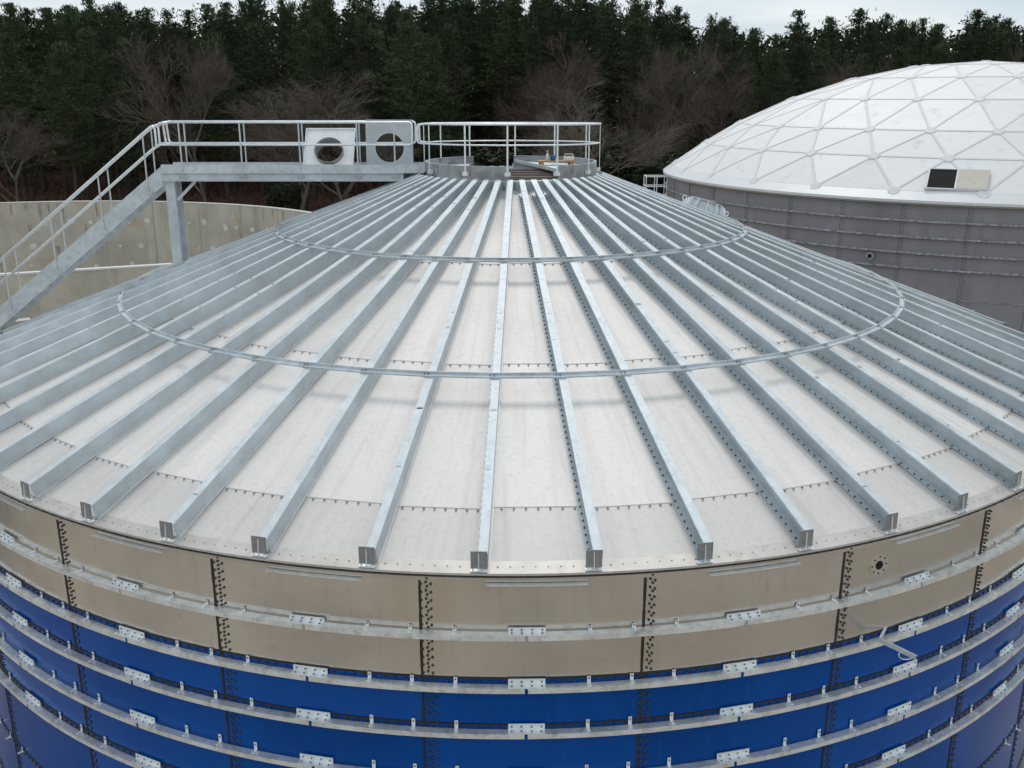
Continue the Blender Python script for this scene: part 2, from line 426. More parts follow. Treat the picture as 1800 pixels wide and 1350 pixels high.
# rim angle, overhanging skirt, drip strips
mb = MB()
ring_strip(mb, [(11.86, shade_z(11.86) + .016), (12.058, shade_z(12.058) + .018), (12.058, shade_z(12.058) - .012), (12.050, shade_z(12.058) - .012), (12.048, shade_z(12.058) + .008), (11.86, shade_z(11.86) + .010)], 0, 2 * math.pi, 270, 0, close=True)
ring_strip(mb, [(12.0, -.049), (12.082, -.050), (12.082, -.058), (12.01, -.058), (12.01, -.14), (12.0, -.14)], 0, 2 * math.pi, 270, 1, close=True)
for i in range(360):
    a = 2 * math.pi * i / 360
    mb.cyl(P(12.066, a, -.050), (0, 0, 1), .012, .012, 6, 2)
RIMM = mat('rim_metal', (.56, .53, .50), .5, .4, .1, 1.5); add_layer(RIMM, (.46, .43, .40), 4, .5, .7, coord='Object')
rim = tk(mb, 'roof_rim_angle', [RIMM, STEEL, BOLT])
mb = MB(); ring_strip(mb, [(11.98, -.012), (12.046, -.030), (12.046, -.048), (11.98, -.048)], 0, 2 * math.pi, 270, 0, close=True)  # black ring painted in for the shadow gap below the roof edge
tk(mb, 'rim_shadow_gap', [SEAL])
for k in range(-5, 6):
    ac = ST0 + DT + 2 * DT * k + .004
    mb = MB(); ring_strip(mb, [(12.012, -.15), (12.07, -.156), (12.07, -.166), (12.012, -.166)], ac - .052, ac + .052, 8, 0)
    tk(mb, 'drip_strip', [GALVB], rim).location = (0, 0, 0)

# rafters: Z sections, one mesh, 54 objects -------------------------------------
rdir = Vector((0, -math.cos(SL), -math.sin(SL))); rup = Vector((0, -math.sin(SL), math.cos(SL))); rx = Vector((1, 0, 0))
def rafter_meshes(seed):
    rr_ = random.Random(seed)
    L0, L1 = 2.02 / math.cos(SL), 11.935 / math.cos(SL); o = Vector((0, 0, S))
    mb = MB(); H = .238
    mb.frame(o, rdir, rx, rup, (L0, 0, .004), (L1, .115, .012), 1)        # placeholder lower flange is replaced below
    mb.v.clear(); mb.f.clear(); mb.m.clear()
    n = 8
    mb.frame(o, rdir, rx, rup, (L0, -.040, .016), (L1, .1035, .023), 1)      # bottom flange
    mb.frame(o, rdir, rx, rup, (L0, .104, .016), (L1, .112, H), 1)            # web on the right
    mb.frame(o, rdir, rx, rup, (L0, -.006, H - .008), (L1, .1035, H + .0005), 0)   # top flange
    mb.frame(o, rdir, rx, rup, (L0, -.006, H - .026), (L1, .001, H - .0085), 0)  # lip
    mb.frame(o, rdir, rx, rup, (L0, .1125, .010), (L1, .138, .0165), 3)            # lap edge of the sheet beside the rafter
    for q in range(rr_.randint(3, 6)):                                              # dull marks and splice straps on the top flange
        c = rr_.uniform(L0 + .5, L1 - .5); wdt = rr_.choice((.02, .03, .05)); x_ = rr_.uniform(-.004, .03)
        mb.frame(o, rdir, rx, rup, (c, x_, H + .001), (c + wdt, rr_.uniform(.07, .102), H + .0035), 4)
    s = L0 + .08
    while s < L1 - .05:
        p = o + rdir * s + rx * -.017 + rup * .023
        mb.cyl(p, rup, .0125, .018, 6, 2); s += .128
    ep = MB()
    z1 = shade_z(12.02)
    ep.frame((0, 0, 0), rx, (0, 1, 0), (0, 0, 1), (-.098, -12.030, z1 + .055), (.104, -12.020, z1 + .285), 0)
    ep.frame((0, 0, 0), rx, (0, 1, 0), (0, 0, 1), (-.100, -12.060, z1 + .022), (.106, -11.93, z1 + .030), 1)
    ep.add([(-.004, -12.0305, z1 + .03), (.006, -12.0305, z1 + .03), (.006, -12.062, z1 + .03), (-.004, -12.062, z1 + .03),
            (-.004, -12.0305, z1 + .262), (.006, -12.0305, z1 + .262), (.006, -12.040, z1 + .262), (-.004, -12.040, z1 + .262)],
           [(0, 3, 2, 1), (4, 5, 6, 7), (3, 7, 6, 2), (0, 4, 7, 3), (1, 2, 6, 5)], 1)
    ep.cyl((-.07, -12.035, z1 + .03), (0, 0, 1), .014, .02, 6, 1); ep.cyl((.076, -12.035, z1 + .03), (0, 0, 1), .014, .02, 6, 1)
    return mb, ep
RAF = []
ep_mesh = None
for v_ in range(6):
    rm, em = rafter_meshes(v_)
    r = tk(rm, 'rafter', [GALV, GALVW, BOLT, SHEETS[2], DZINC])
    if ep_mesh is None: e = em.build('end_plate', [DZINC, GALVB], r); ep_mesh = e
    else: e = copy(ep_mesh, r)
    RAF.append((r, e))
for k in range(54):
    a = T0 + DT * k
    if k < 6: r, e = RAF[k]
    else:
        r0_, e0_ = random.choice(RAF); r = copy(r0_, tank); e = copy(e0_, r)
    r.rotation_euler[2] = a + random.uniform(-.0018, .0018)

# hoop angles over the rafters ----------------------------------------------------
for rr, nm in ((8.63, 'roof_hoop'), (5.32, 'roof_hoop')):
    mb = MB(); z = shade_z(rr) + .262
    for k in range(54):
        a0 = T0 + DT * k; a1 = a0 + DT
        p, q = P(rr, a0, z), P(rr, a1, z); d = (q - p).normalized(); radd = Vector((0, 0, 1)).cross(d) * -1
        rad = P(1, (a0 + a1) / 2, 0); upn = (rad * math.sin(SL) + Vector((0, 0, math.cos(SL)))).normalized(); out_ = d.cross(upn) * -1
        if out_.dot(rad) < 0: out_ = -out_
        Lh = (q - p).length
        mb.frame(p, d, out_, upn, (.0, -.05, -.006), (Lh, .05, .0), 0)
        mb.frame(p, d, out_, upn, (.0, -.05, .0005), (Lh, -.042, .038), 0)
        mb.frame(p, d, out_, upn, (.0, .036, .0005), (Lh, .044, .02), 0)
        mb.frame(p, d, out_, upn, (-.035, -.06, -.010), (.035, .06, -.0065), 1)
        for s in (-.02, .02):
            mb.cyl(p + d * (.03) + out_ * (s + .0), upn, .010, .02, 6, 2); mb.cyl(p - d * (.03) + out_ * s, upn, .010, .02, 6, 2)
    tk(mb, nm, [GALV, DZINC, BOLTG])

CURBM = mat('curb_steel', (.40, .42, .43), .42, .6, .2, 1.4); add_layer(CURBM, (.26, .26, .26), 2.2, .48, .62, coord='Object')
# apex curb, interior beams and covers --------------------------------------------
ZC = 3.925
def D_(d): return R_(d)
mb = MB()
for a0, a1 in ((D_(-152), D_(-1)), (D_(31), D_(178))):
    ring_strip(mb, [(1.94, ZC - .30), (1.955, ZC - .30), (1.955, ZC + .205), (1.90, ZC + .205), (1.90, ZC + .195), (1.94, ZC + .195)], a0, a1, 26, 0)
    for t in range(int((a1 - a0) / .5)):
        a = a0 + .2 + t * .5
        mb.frame(P(1.956, a, 0), (math.cos(a), math.sin(a), 0), (math.sin(a), -math.cos(a), 0), (0, 0, 1), (-.012, 0, ZC - .02), (.012, .004, ZC + .19), 1)
curb = tk(mb, 'apex_curb', [CURBM, DZINC])
mb = MB(); ring_strip(mb, [(1.86, shade_z(2) - .32), (2.03, shade_z(2) - .32), (2.03, shade_z(2) + .18), (1.86, shade_z(2) + .18)], 0, 2 * math.pi, 54, 0, close=True)
for k in range(108):
    a = T0 + DT * (k + .25) / 2 * 1.0
    if k % 2: mb.frame(P(2.031, a, shade_z(2)), (math.cos(a), math.sin(a), 0), (math.sin(a), -math.cos(a), 0), (0, 0, 1), (-.02, 0, -.1), (.02, .02, .16), 1)
tk(mb, 'compression_ring', [GALVW, DZINC])
# cover plates over the opening: left segment and right segment with a diagonal edge
mb = MB()
def plate(pts, z, t, mi=0):
    n = len(pts)
    mb.add([(x, y, z) for x, y in pts] + [(x, y, z + t) for x, y in pts], [tuple(range(n))[::-1], tuple(range(n, 2 * n))] + [(i, (i + 1) % n, n + (i + 1) % n, n + i) for i in range(n)], mi)
arcL = [(1.93 * math.sin(D_(a)), -1.93 * math.cos(D_(a))) for a in range(-150, -34, 8)]
plate(arcL, ZC + .02, .012)
arcR = [(1.93 * math.sin(D_(a)), -1.93 * math.cos(D_(a))) for a in range(33, 177, 8)]
plate(arcR, ZC + .05, .012)
mb.bar((.10, 1.90, ZC + .09), (1.03, -1.60, ZC + .09), .02, .07)
tk(mb, 'opening_cover', [GALV], curb).location = (0, 0, 0)
mb = MB()
for y in (-1.35, -.7, 0.0, .8):
    mb.box((-1.2, y - .05, ZC - .16), (1.3, y + .05, ZC - .04), 0)
mb.box((-1.8, -1.8, ZC - .42), (1.8, 1.8, ZC - .36), 1)  # black slab standing in for the unlit tank interior under the beams
tk(mb, 'beams_over_dark_slab', [WOODD, SEAL], curb).location = (0, 0, 0)

# roof nozzle on the far right slope, with lifting eyes
na = D_(112); nr = 5.15
noz = MB(); nf_o = P(nr, na, shade_z(nr))
nx = Vector((math.cos(na), math.sin(na), 0)); nrd = Vector((math.sin(na), -math.cos(na), 0))
nd = (nrd * math.cos(SL) - Vector((0, 0, math.sin(SL)))).normalized(); nu = (nrd * math.sin(SL) + Vector((0, 0, math.cos(SL)))).normalized()
hatch = empty('roof_manway', (0, 0, 0), label='round galvanised roof hatch with fins on the far right slope of the ribbed roof', cat='roof hatch')
hatch.location = nf_o; hatch.scale = (.80, .80, .80)
vs = []; fs = []; n = 24
for i in range(n):
    a = 2 * math.pi * i / n
    for rr, h in ((.62, .2), (.47, .62), (.42, .62), (.55, .2)):
        vs.append(nx * math.cos(a) * rr + nd * math.sin(a) * rr + nu * h)
for i in range(n):
    j = (i + 1) % n
    for q in range(4): fs.append((i * 4 + q, j * 4 + q, j * 4 + (q + 1) % 4, i * 4 + (q + 1) % 4))
noz.add(vs, fs, 0)
noz.build('neck', [GALV], hatch)
cv = MB(); cv.cyl(nu * .621, nu, .53, .035, 24, 0); cv.build('cover', [GALV], hatch)
fb = MB()
for i in range(12):
    a = 2 * math.pi * i / 12; dd = nx * math.cos(a) + nd * math.sin(a); tt = nu.cross(dd)
    fb.add([dd * .63 + nu * .2 - tt * .01, dd * .80 + nu * .2 - tt * .01, dd * .60 + nu * .62 - tt * .01, dd * .48 + nu * .62 - tt * .01,
            dd * .63 + nu * .2 + tt * .01, dd * .80 + nu * .2 + tt * .01, dd * .60 + nu * .62 + tt * .01, dd * .48 + nu * .62 + tt * .01],
           [(0, 1, 2, 3), (4, 7, 6, 5), (1, 5, 6, 2), (3, 2, 6, 7)], 0)
fb.build('stiffening_fin', [GALVB], hatch)
bp = MB(); bp.cyl(nu * .17, nu, .78, .03, 28, 0); bp.build('base_flange', [GALV], hatch)
for s in (-1, 1):
    ey = MB(); c0 = nx * 0 + nd * s * .84 + nu * .52
    ey.tube([c0 + nd * math.cos(t * math.pi / 6) * .07 + nu * math.sin(t * math.pi / 6) * .07 for t in range(13)], .016, 6, 0, cap=False)
    ey.tube([c0 - nu * .36, c0 - nu * .06], .02, 6, 0)
    ey.build('lifting_eye', [GALVB], hatch)

# guardrail round the apex ---------------------------------------------------------
gr = empty('apex_guardrail', (0, 0, ZC), label='round galvanised guardrail with thin posts ringing the opening at the roof peak', cat='guardrail')
def grp(mb, name, m=GALVB, smooth=True): o = mb.build(name, [m], gr, smooth); o.location = (0, 0, -ZC); return o
RA = [-2 + 30 * k for k in range(12)]
postA = [a for a in (-2, -28.5, -62, 29, 57, 87, 118, 148, 177, -150, -124, -98)]
for a in postA:
    a = D_(a); mb = MB(); rr = 2.02
    mb.frame(P(rr, a, 0), (math.cos(a), math.sin(a), 0), (math.sin(a), -math.cos(a), 0), (0, 0, 1), (-.018, -.006, ZC - .02), (.018, .006, ZC + 1.0), 0)
    mb.frame(P(rr, a, 0), (math.cos(a), math.sin(a), 0), (math.sin(a), -math.cos(a), 0), (0, 0, 1), (-.06, -.06, ZC - .03), (.06, .02, ZC + .05), 0)
    grp(mb, 'post', GALVB, False)
arc = [a for a in range(-70, 258, 6)]
for h, r_ in ((1.02, .023), (.60, .016)):
    mb = MB(); pts = [P(2.02, D_(a), ZC + h) for a in [-70, -62, -28.5, -2, 29, 57, 87, 118, 148, 177, 210, 236, 256]]
    mb.tube(pts, r_, 8, 0); grp(mb, 'top_rail' if h > .9 else 'mid_rail', smooth=True)
for aa in (-70, 256):
    mb = MB(); a = D_(aa); s = -1
    c = P(2.02, a, 0); e = c + Vector((-.16, 0, 0))
    mb.tube([c + Vector((0, 0, ZC + 1.02)), e + Vector((.02, 0, ZC + 1.0)), e + Vector((0, 0, ZC + .95)), e + Vector((0, 0, ZC + .66)), e + Vector((.02, 0, ZC + .62)), c + Vector((0, 0, ZC + .6))], .022, 8, 0)
    grp(mb, 'end_loop')

gr.rotation_euler[0] = R_(-1.1)
# ================================================================== ACCESS WALKWAY
wk = empty('access_walkway', (-7.7, 0, 1.7), label='galvanised footbridge with handrails and a stair descending left from the roof peak', cat='walkway')
def wkb(mb, name, m=None, smooth=False): o = mb.build(name, m or [GALV], wk, smooth); o.location = (7.7, 0, -1.7); return o
X0, X1 = -7.86, -1.95; ZB, ZT = 3.71, 4.07; tanS = math.tan(R_(38.2)); XE = -13.6
def sz(x): return (x - X0) * tanS
for sy in (-1, 1):
    y = .4 * sy; dx = -.10 if sy < 0 else -.30
    mb = MB(); xe = X1 if sy > 0 else -2.42
    mb.box((X0, y - .004, ZB), (xe, y + .004, ZB + .155)); mb.box((X0, min(y, y + sy * .05) , ZB + .1555), (xe, max(y, y + sy * .05), ZB + .163)); mb.box((X0, min(y, y + sy * .05), ZB - .008), (xe, max(y, y + sy * .05), ZB - .0005))
    wkb(mb, 'edge_beam')
    mb = MB(); mb.box((X0, y - .003 + sy * .012, ZB + .17), (X1, y + .003 + sy * .012, ZT)); wkb(mb, 'toe_board')
    # stringer
    mb = MB()
    yy = y - sy * .0
    top = lambda x: 4.05 + sz(x); bot = lambda x: 3.60 + sz(x)
    for dy0, dy1 in ((-.005, .005),):
        a = (X0 - .003, yy + dy0); b = (XE, yy + dy0)
        mb.add([(X0 - .003, yy + dy0, top(X0) - .02), (X0 - .003, yy + dy0, bot(X0)), (XE, yy + dy0, bot(XE)), (XE, yy + dy0, top(XE)),
                (X0 - .003, yy + dy1, top(X0) - .02), (X0 - .003, yy + dy1, bot(X0)), (XE, yy + dy1, bot(XE)), (XE, yy + dy1, top(XE))],
               [(0, 1, 2, 3), (4, 7, 6, 5), (0, 3, 7, 4), (1, 5, 6, 2), (0, 4, 5, 1), (3, 2, 6, 7)])
    wkb(mb, 'stringer')
    # handrails
    for h, r_ in ((.99, .025), (.48, .019)):
        pass
    zt, zm = 4.985, 4.50
    yr = y
    # bridge loop
    mb = MB()
    xa, xb = -7.62 + dx, -2.20
    mb.tube([(xa + .1, yr, zt), (xb - .06, yr, zt), (xb - .015, yr, zt - .02), (xb, yr, zt - .07), (xb, yr, zm + .07), (xb - .015, yr, zm + .02), (xb - .06, yr, zm), (xa + .1, yr, zm)], .024, 8)
    mb.tube([(xa + .1, yr, zt), (xa + .04, yr, zt - .01), (xa, yr, zt - .07), (xa + .02, yr, zm + .07), (xa + .05, yr, zm + .01), (xa + .1, yr, zm)], .024, 8)
    wkb(mb, 'bridge_handrail', [GALVB], True)
    # stair loop
    mb = MB(); xa = -7.86 + dx
    zt2 = lambda x: 4.93 + (x + 7.86 - dx) * tanS; zm2 = lambda x: 4.45 + (x + 7.86 - dx) * tanS
    mb.tube([(XE, yr, zt2(XE)), (xa - .06, yr, zt2(xa - .06)), (xa, yr, zt2(xa) - .02), (xa + .04, yr, zt2(xa) - .09), (xa + .045, yr, zm2(xa) + .05), (xa + .02, yr, zm2(xa) - .01), (xa - .06, yr, zm2(xa - .06)), (XE, yr, zm2(XE))], .024, 8)
    wkb(mb, 'stair_handrail', [GALVB], True)
    mb = MB(); mb.tube([(xa + .045, yr, zt - .11), (-7.70 + dx, yr, zt - .02), (-7.5 + dx, yr, zt)], .024, 8); wkb(mb, 'rail_joint', [GALVB], True); mb = MB(); mb.tube([(xa + .045, yr, zm + .0), (-7.66 + dx, yr, zm), (-7.5 + dx, yr, zm)], .019, 8)
    wkb(mb, 'rail_joint', [GALVB], True)
    # posts
    for x in (-7.38, -6.03, -4.72, -3.43, -2.60):
        if sy > 0 and x == -2.60: continue
        if sy > 0: x *= 1.021
        mb = MB(); mb.frame((x, y + sy * .022, 0), (1, 0, 0), (0, 1, 0), (0, 0, 1), (-.016, -.005, ZB + .05), (.016, .005, zt), 0)
        mb.frame((x, y + sy * .03, 0), (1, 0, 0), (0, 1, 0), (0, 0, 1), (-.09, -.0, ZB + .06), (.09, .010, ZB + .12), 0)
        for s in (-.06, 0, .06): mb.cyl((x + s, y + sy * .03, ZB + .09), (0, sy, 0), .014, .03, 6, 1)
        wkb(mb, 'post', [GALV, DZINC])
    for x in (-8.2, -9.3, -10.5, -11.7, -12.9):
        mb = MB(); xx = x * (1.012 if sy > 0 else 1)
        mb.frame((xx, y + sy * .022, 0), (1, 0, 0), (0, 1, 0), (0, 0, 1), (-.016, -.005, bot(xx) + .08), (.016, .005, zt2(xx)), 0)
        mb.frame((xx, y + sy * .03, 0), (1, 0, 0), (0, 1, 0), (0, 0, 1), (-.09, 0, bot(xx) + .08), (.09, .010, bot(xx) + .15), 0)
        wkb(mb, 'post', [GALV, DZINC])
mb = MB()
mb.box((X0, -.39, ZB + .165), (X1, .39, ZB + .19)); wkb(mb, 'grating_deck', [DZINC])
for i in range(int((X0 - XE) / .26)):
    x = X0 - .2 - i * .26; mb = MB(); z = 3.86 + sz(x)
    mb.box((x - .12, -.39, z - .03), (x + .12, .39, z)); wkb(mb, 'tread', [GALV])
# support post standing on the roof, H section, with a knee brace
rr = math.hypot(7.7, .2); mb = MB(); zb = shade_z(rr) + .24
mb.box((-7.83, -.34, zb), (-7.62, -.33, ZB - .01)); mb.box((-7.83, .13, zb), (-7.62, .14, ZB - .01)); mb.box((-7.73, -.3295, zb), (-7.72, .1295, ZB - .01))
mb.box((-7.87, -.38, zb - .02), (-7.58, .18, zb - .0005))
wkb(mb, 'support_post')
mb = MB(); mb.bar((-7.60, -.28, ZB - .44), (-7.16, -.28, ZB - .02), .05, .06); wkb(mb, 'knee_brace')
# landing beyond the picture's left edge
mb = MB(); zl = 3.86 + sz(XE); mb.box((XE - 1.4, -.5, zl - .16), (XE, .5, zl - .02)); wkb(mb, 'landing')
for x in (XE - 1.3, XE - .1):
    for y in (-.42, .42):
        mb = MB(); mb.box((x - .05, y - .05, GZ), (x + .05, y + .05, zl - .165)); wkb(mb, 'landing_leg')

# ---------------------------------------------------------------- square duct collars on the walkway
def collar(name, label, x0, x1, z0, z1, y, tilt, m, depth, rad, cz):
    o = empty(name, ((x0 + x1) / 2, y, z0), label=label, cat='duct collar', group='square duct collars on the walkway')
    w2 = (x1 - x0) / 2; h = z1 - z0
    # plate with a round hole
    mb = MB(); n = 40; t = .012
    ringv = [(rad * math.cos(2 * math.pi * i / n), rad * math.sin(2 * math.pi * i / n) + cz) for i in range(n)]
    def sq(i):
        a = 2 * math.pi * i / n; c, s_ = math.cos(a), math.sin(a); k = 1e9
        if abs(c) > 1e-6: k = min(k, w2 / abs(c))
        if s_ > 1e-6: k = min(k, (h - cz) / s_)
        if s_ < -1e-6: k = min(k, cz / -s_)
        return (c * k, s_ * k + cz)
    sqv = [sq(i) for i in range(n)]
    for i, cx_, cz_ in ((5, w2, h), (15, -w2, h), (25, -w2, 0), (35, w2, 0)): sqv[i] = (cx_, cz_)
    vs = [(a, 0, b) for a, b in ringv] + [(a, 0, b) for a, b in sqv] + [(a, t, b) for a, b in ringv] + [(a, t, b) for a, b in sqv]
    fs = []
    for i in range(n):
        j = (i + 1) % n
        fs += [(i, n + i, n + j, j), (2 * n + i, 2 * n + j, 3 * n + j, 3 * n + i), (i, j, 2 * n + j, 2 * n + i), (n + i, 3 * n + i, 3 * n + j, n + j)]
    mb.add(vs, fs)
    pl = mb.build('plate', [m], o)
    if depth:
        mb = MB()
        vs = [(a * k, yy, cz + (b - cz) * k) for yy, k in ((-depth, 1.0), (depth * 1.2, 1.0), (depth * 1.2, .975), (-depth, .975)) for a, b in ringv]; fs = []
        for q in range(4):
            for i in range(n): fs.append((q * n + i, q * n + (i + 1) % n, ((q + 1) % 4) * n + (i + 1) % n, ((q + 1) % 4) * n + i))
        mb.add(vs, fs); mb.build('tube', [COLI], o, True)
        mb = MB()
        for s in (-1, 1):
            mb.box((s * w2 - .01, -.06, 0), (s * w2 + .01, -.001, h))
        mb.box((-w2 + .0105, -.06, h - .02), (w2 - .0105, -.001, h)); mb.build('rim_flange', [GALVB], o)
    o.rotation_euler[0] = tilt
    return o
collar('duct_collar', 'white square plate with a round tube through it, left one propped inside the walkway rails', -4.68, -3.57, 3.905, 5.02, -.33, R_(-36), COLW, .13, .325, .50)
collar('duct_collar', 'bare grey square plate with a round hole, right one propped inside the walkway rails', -3.33, -2.25, 3.905, 5.03, .20, R_(-5), COLG, 0, .325, .50)

# ---------------------------------------------------------------- small things lying on the cover
zc = ZC + .063
mb = MB(); mb.frame((1.06, .62, zc), Vector((1, .12, 0)).normalized(), Vector((-.12, 1, 0)).normalized(), (0, 0, 1), (-.44, -.16, .085), (.44, .16, .11))
for s in (-.35, .35): mb.frame((1.06, .62, zc), Vector((1, .12, 0)).normalized(), Vector((-.12, 1, 0)).normalized(), (0, 0, 1), (s - .04, -.16, 0), (s + .04, .16, .0845))
tag(mb.build('wooden_board', [WOOD]), 'short wooden board on battens lying at the roof opening under the bottles', 'board')
def lathe(prof, n=16):
    mb = MB(); vs = []; fs = []
    for r, z in prof:
        for i in range(n):
            a = 2 * math.pi * i / n; vs.append((r * math.cos(a), r * math.sin(a), z))
    for k in range(len(prof) - 1):
        for i in range(n): fs.append((k * n + i, k * n + (i + 1) % n, (k + 1) * n + (i + 1) % n, (k + 1) * n + i))
    fs.append(tuple(range(n))[::-1]); fs.append(tuple((len(prof) - 1) * n + i for i in range(n)))
    mb.add(vs, fs); return mb
zi = zc + .111
bk = tag(lathe([(.055, 0), (.07, .11), (.074, .115), (.066, .115), (.052, .01)]).build('bucket', [PLBLUE], None, True), 'small bright blue plastic bucket on the wooden board', 'bucket'); bk.location = (.98, .58, zi)
bt = tag(lathe([(.032, 0), (.034, .02), (.034, .13), (.012, .16), (.012, .19), (.016, .195), (.016, .22), (.01, .22)]).build('spray_bottle', [PLWHITE], None, True), 'slim white bottle with narrow neck left of the blue bucket', 'bottle'); bt.location = (.86, .66, zi)
mb = MB()
mb.box((-.12, -.08, 0), (.12, .08, .01)); mb.box((-.12, -.08, .0105), (-.11, .08, .09)); mb.box((.11, -.08, .0105), (.12, .08, .09)); mb.box((-.1095, -.08, .0105), (.1095, -.07, .09)); mb.box((-.1095, .07, .0105), (.1095, .08, .09))
mb.tube([(-.1, 0, .09), (-.1, 0, .14), (.1, 0, .14), (.1, 0, .09)], .008, 6)
cx_ = tag(mb.build('plastic_caddy', [PLWHITE]), 'small cream plastic tray with a handle on the right end of the wooden board', 'tray'); cx_.location = (1.36, .66, zi)

# ---------------------------------------------------------------- steel arm sticking out of the wall
arm = empty('wall_bracket_arm', (4.99, -11.08, -1.52), label='thin galvanised arm with a wire loop jutting from the blue wall at right', cat='bracket')
mb = MB(); mb.box((-.01, -.58, .03), (.030, .0, .036)); mb.box((-.01, -.58, -.02), (-.004, 0, .0295))
o_ = mb.build('arm', [GALV], arm)
mb = MB(); mb.bar((0.0, -.02, .05), (.34, .16, .06), .035, .015); mb.build('back_bar', [GALVB], arm)
mb = MB(); mb.tube([(0.02 - .10 * math.sin(math.pi * t / 8), -.42 - .09 * math.cos(math.pi * t / 8), -.03 - .02 * math.sin(math.pi * t / 8)) for t in range(9)], .007, 6); mb.build('wire_loop', [GALVB], arm, True)
arm.rotation_euler = (R_(-4), 0, R_(30))
# flanged port in the steel band
pa = math.atan2(4.919, 10.945)
port = MB(); pr_ = Vector((math.sin(pa), -math.cos(pa), 0)); tq = Vector((math.cos(pa), math.sin(pa), 0)); pc = P(TR + .001, pa, -.458)
port.cyl(pc - pr_ * .02, pr_, .155, .026, 28, 0)
port.cyl(pc, pr_, .062, .012, 20, 1)
for i in range(8):
    a = 2 * math.pi * i / 8
    port.cyl(pc + tq * math.cos(a) * .122 + Vector((0, 0, math.sin(a) * .122)), pr_, .012, .011, 6, 1)
tk(port, 'wall_port', [STEEL, BLACK])

# ================================================================== DOMED TANK (right)
DX, DY, DRr, DZ, DH = 27.8, 37.0, 18.38, 1.016, 6.468
dt_ = empty('domed_tank', (DX, DY, GZ), label='grey round tank under a white triangulated dome, behind the ribbed roof at right', cat='storage tank')
def db(mb, name, mats, parent=None, smooth=False):
    o = mb.build(name, mats, parent or dt_, smooth)
    o.location = (0, 0, 0) if parent else (0, 0, -GZ); return o
mb = MB(); n = 240
vs = []; fs = []
for i in range(n):
    a = 2 * math.pi * i / n; vs += [P(DRr - .25, a, GZ), P(DRr - .25, a, DZ - .02)]
for i in range(n): j = (i + 1) % n; fs.append((2 * i, 2 * j, 2 * j + 1, 2 * i + 1))
mb.add(vs, fs); dw = db(mb, 'tank_wall', [GREYT], smooth=True)
mb = MB(); NP = 41; RW = DRr - .25
for k in range(NP):
    a = -1.043 + 2 * math.pi * k / NP
    if not (-2.6 < (a + math.pi) % (2 * math.pi) - math.pi < .8): continue
    rad = Vector((math.sin(a), -math.cos(a), 0)); tn = Vector((math.cos(a), math.sin(a), 0))
    mb.frame(rad * RW, tn, rad, (0, 0, 1), (-.006, -.01, GZ + .5), (.006, .006, DZ - .1), 0)
    z = DZ - .2
    while z > -4.2:
        mb.cyl(P(RW, a + .09 / RW, z), rad, .02, .03, 5, 0); mb.cyl(P(RW, a + .17 / RW, z - .07), rad, .02, .03, 5, 0); z -= .16
db(mb, 'bolted_lap_joints', [SEAL], dw)
for z in (.15, -.58, -1.30, -1.98, -3.35, -4.6):
    mb = MB(); hh = .075 if z > -3 else .03; dd = .17 if z > -3 else .03
    ring_strip(mb, [(RW + .01, z), (RW + dd, z), (RW + dd, z - hh), (RW + dd - .015, z - hh), (RW + dd - .015, z - .012), (RW + .01, z - .012)], -2.7, .9, 130, 0)
    db(mb, 'stiffener_ring', [GREYR])
# flashing skirt
mb = MB(); n = 120
def capz(u): rho = (DRr ** 2 + DH ** 2) / 2 / DH; return DZ + math.sqrt(rho * rho - (DRr * u) ** 2) - (rho - DH)
prof = [(DRr * .974, capz(.974)), (DRr + .02, DZ + .03), (DRr + .02, DZ - .09), (DRr - .01, DZ - .09), (DRr - .01, DZ + .0), (DRr * .974, capz(.974) - .05)]
ring_strip(mb, prof, 0, 2 * math.pi, 180, 0, close=True)
db(mb, 'edge_flashing', [WHITEM])
mb = MB(); ring_strip(mb, [(DRr - .16, DZ - .091), (DRr - .0, DZ - .091), (DRr - .02, DZ - .17), (DRr - .16, DZ - .17)], 0, 2 * math.pi, 180, 0, close=True)
for k in range(60):
    a = 2 * math.pi * k / 60; mb.frame(P(DRr + .02, a, DZ), (math.cos(a), math.sin(a), 0), (math.sin(a), -math.cos(a), 0), (0, 0, 1), (-.02, 0.001, -.1), (.02, .012, .03), 1)
db(mb, 'gutter_lip', [mat('gutter', (.30, .29, .24), .7, .1), GALVB])
rows = [(.975, 30, -47), (.867, 30, -40.7), (.76, 30, -45.3), (.595, 24, -40.5), (.412, 18, -33), (.215, 12, -48), (.0, 1, 0)]
nodes = []
for u, k, ph in rows:
    nodes.append([(P(DRr * u, R_(ph + 360 / k * i), capz(u)), R_(ph + 360 / k * i)) for i in range(k)])
tris = []; edges = set()
for ri_ in range(len(nodes) - 1):
    A, B = nodes[ri_], nodes[ri_ + 1]; na_, nb_ = len(A), len(B)
    if nb_ == 1:
        for i in range(na_): tris.append(((ri_, i), (ri_, (i + 1) % na_), (ri_ + 1, 0)))
        continue
    # walk both rings by angle
    base = A[0][1]
    bs = min(range(nb_), key=lambda q: abs(math.remainder(B[q][1] - base, 2 * math.pi)))
    off = math.remainder(B[bs][1] - base, 2 * math.pi)
    i = j = 0
    while i < na_ or j < nb_:
        aa = (i + 1) * 2 * math.pi / na_; bb = off + (j + 1) * 2 * math.pi / nb_
        if j >= nb_ or (i < na_ and aa - math.pi / na_ <= bb - math.pi / nb_):
            tris.append(((ri_, i % na_), (ri_, (i + 1) % na_), (ri_ + 1, (bs + j) % nb_))); i += 1
        else:
            tris.append(((ri_, i % na_), (ri_ + 1, (bs + j + 1) % nb_), (ri_ + 1, (bs + j) % nb_))); j += 1
pm = [mat('dome_panel', (.78 * k, .765 * k, .755 * k), .6, .04, .015, .6, rvar=.05) for k in (1, .965, 1.03)]
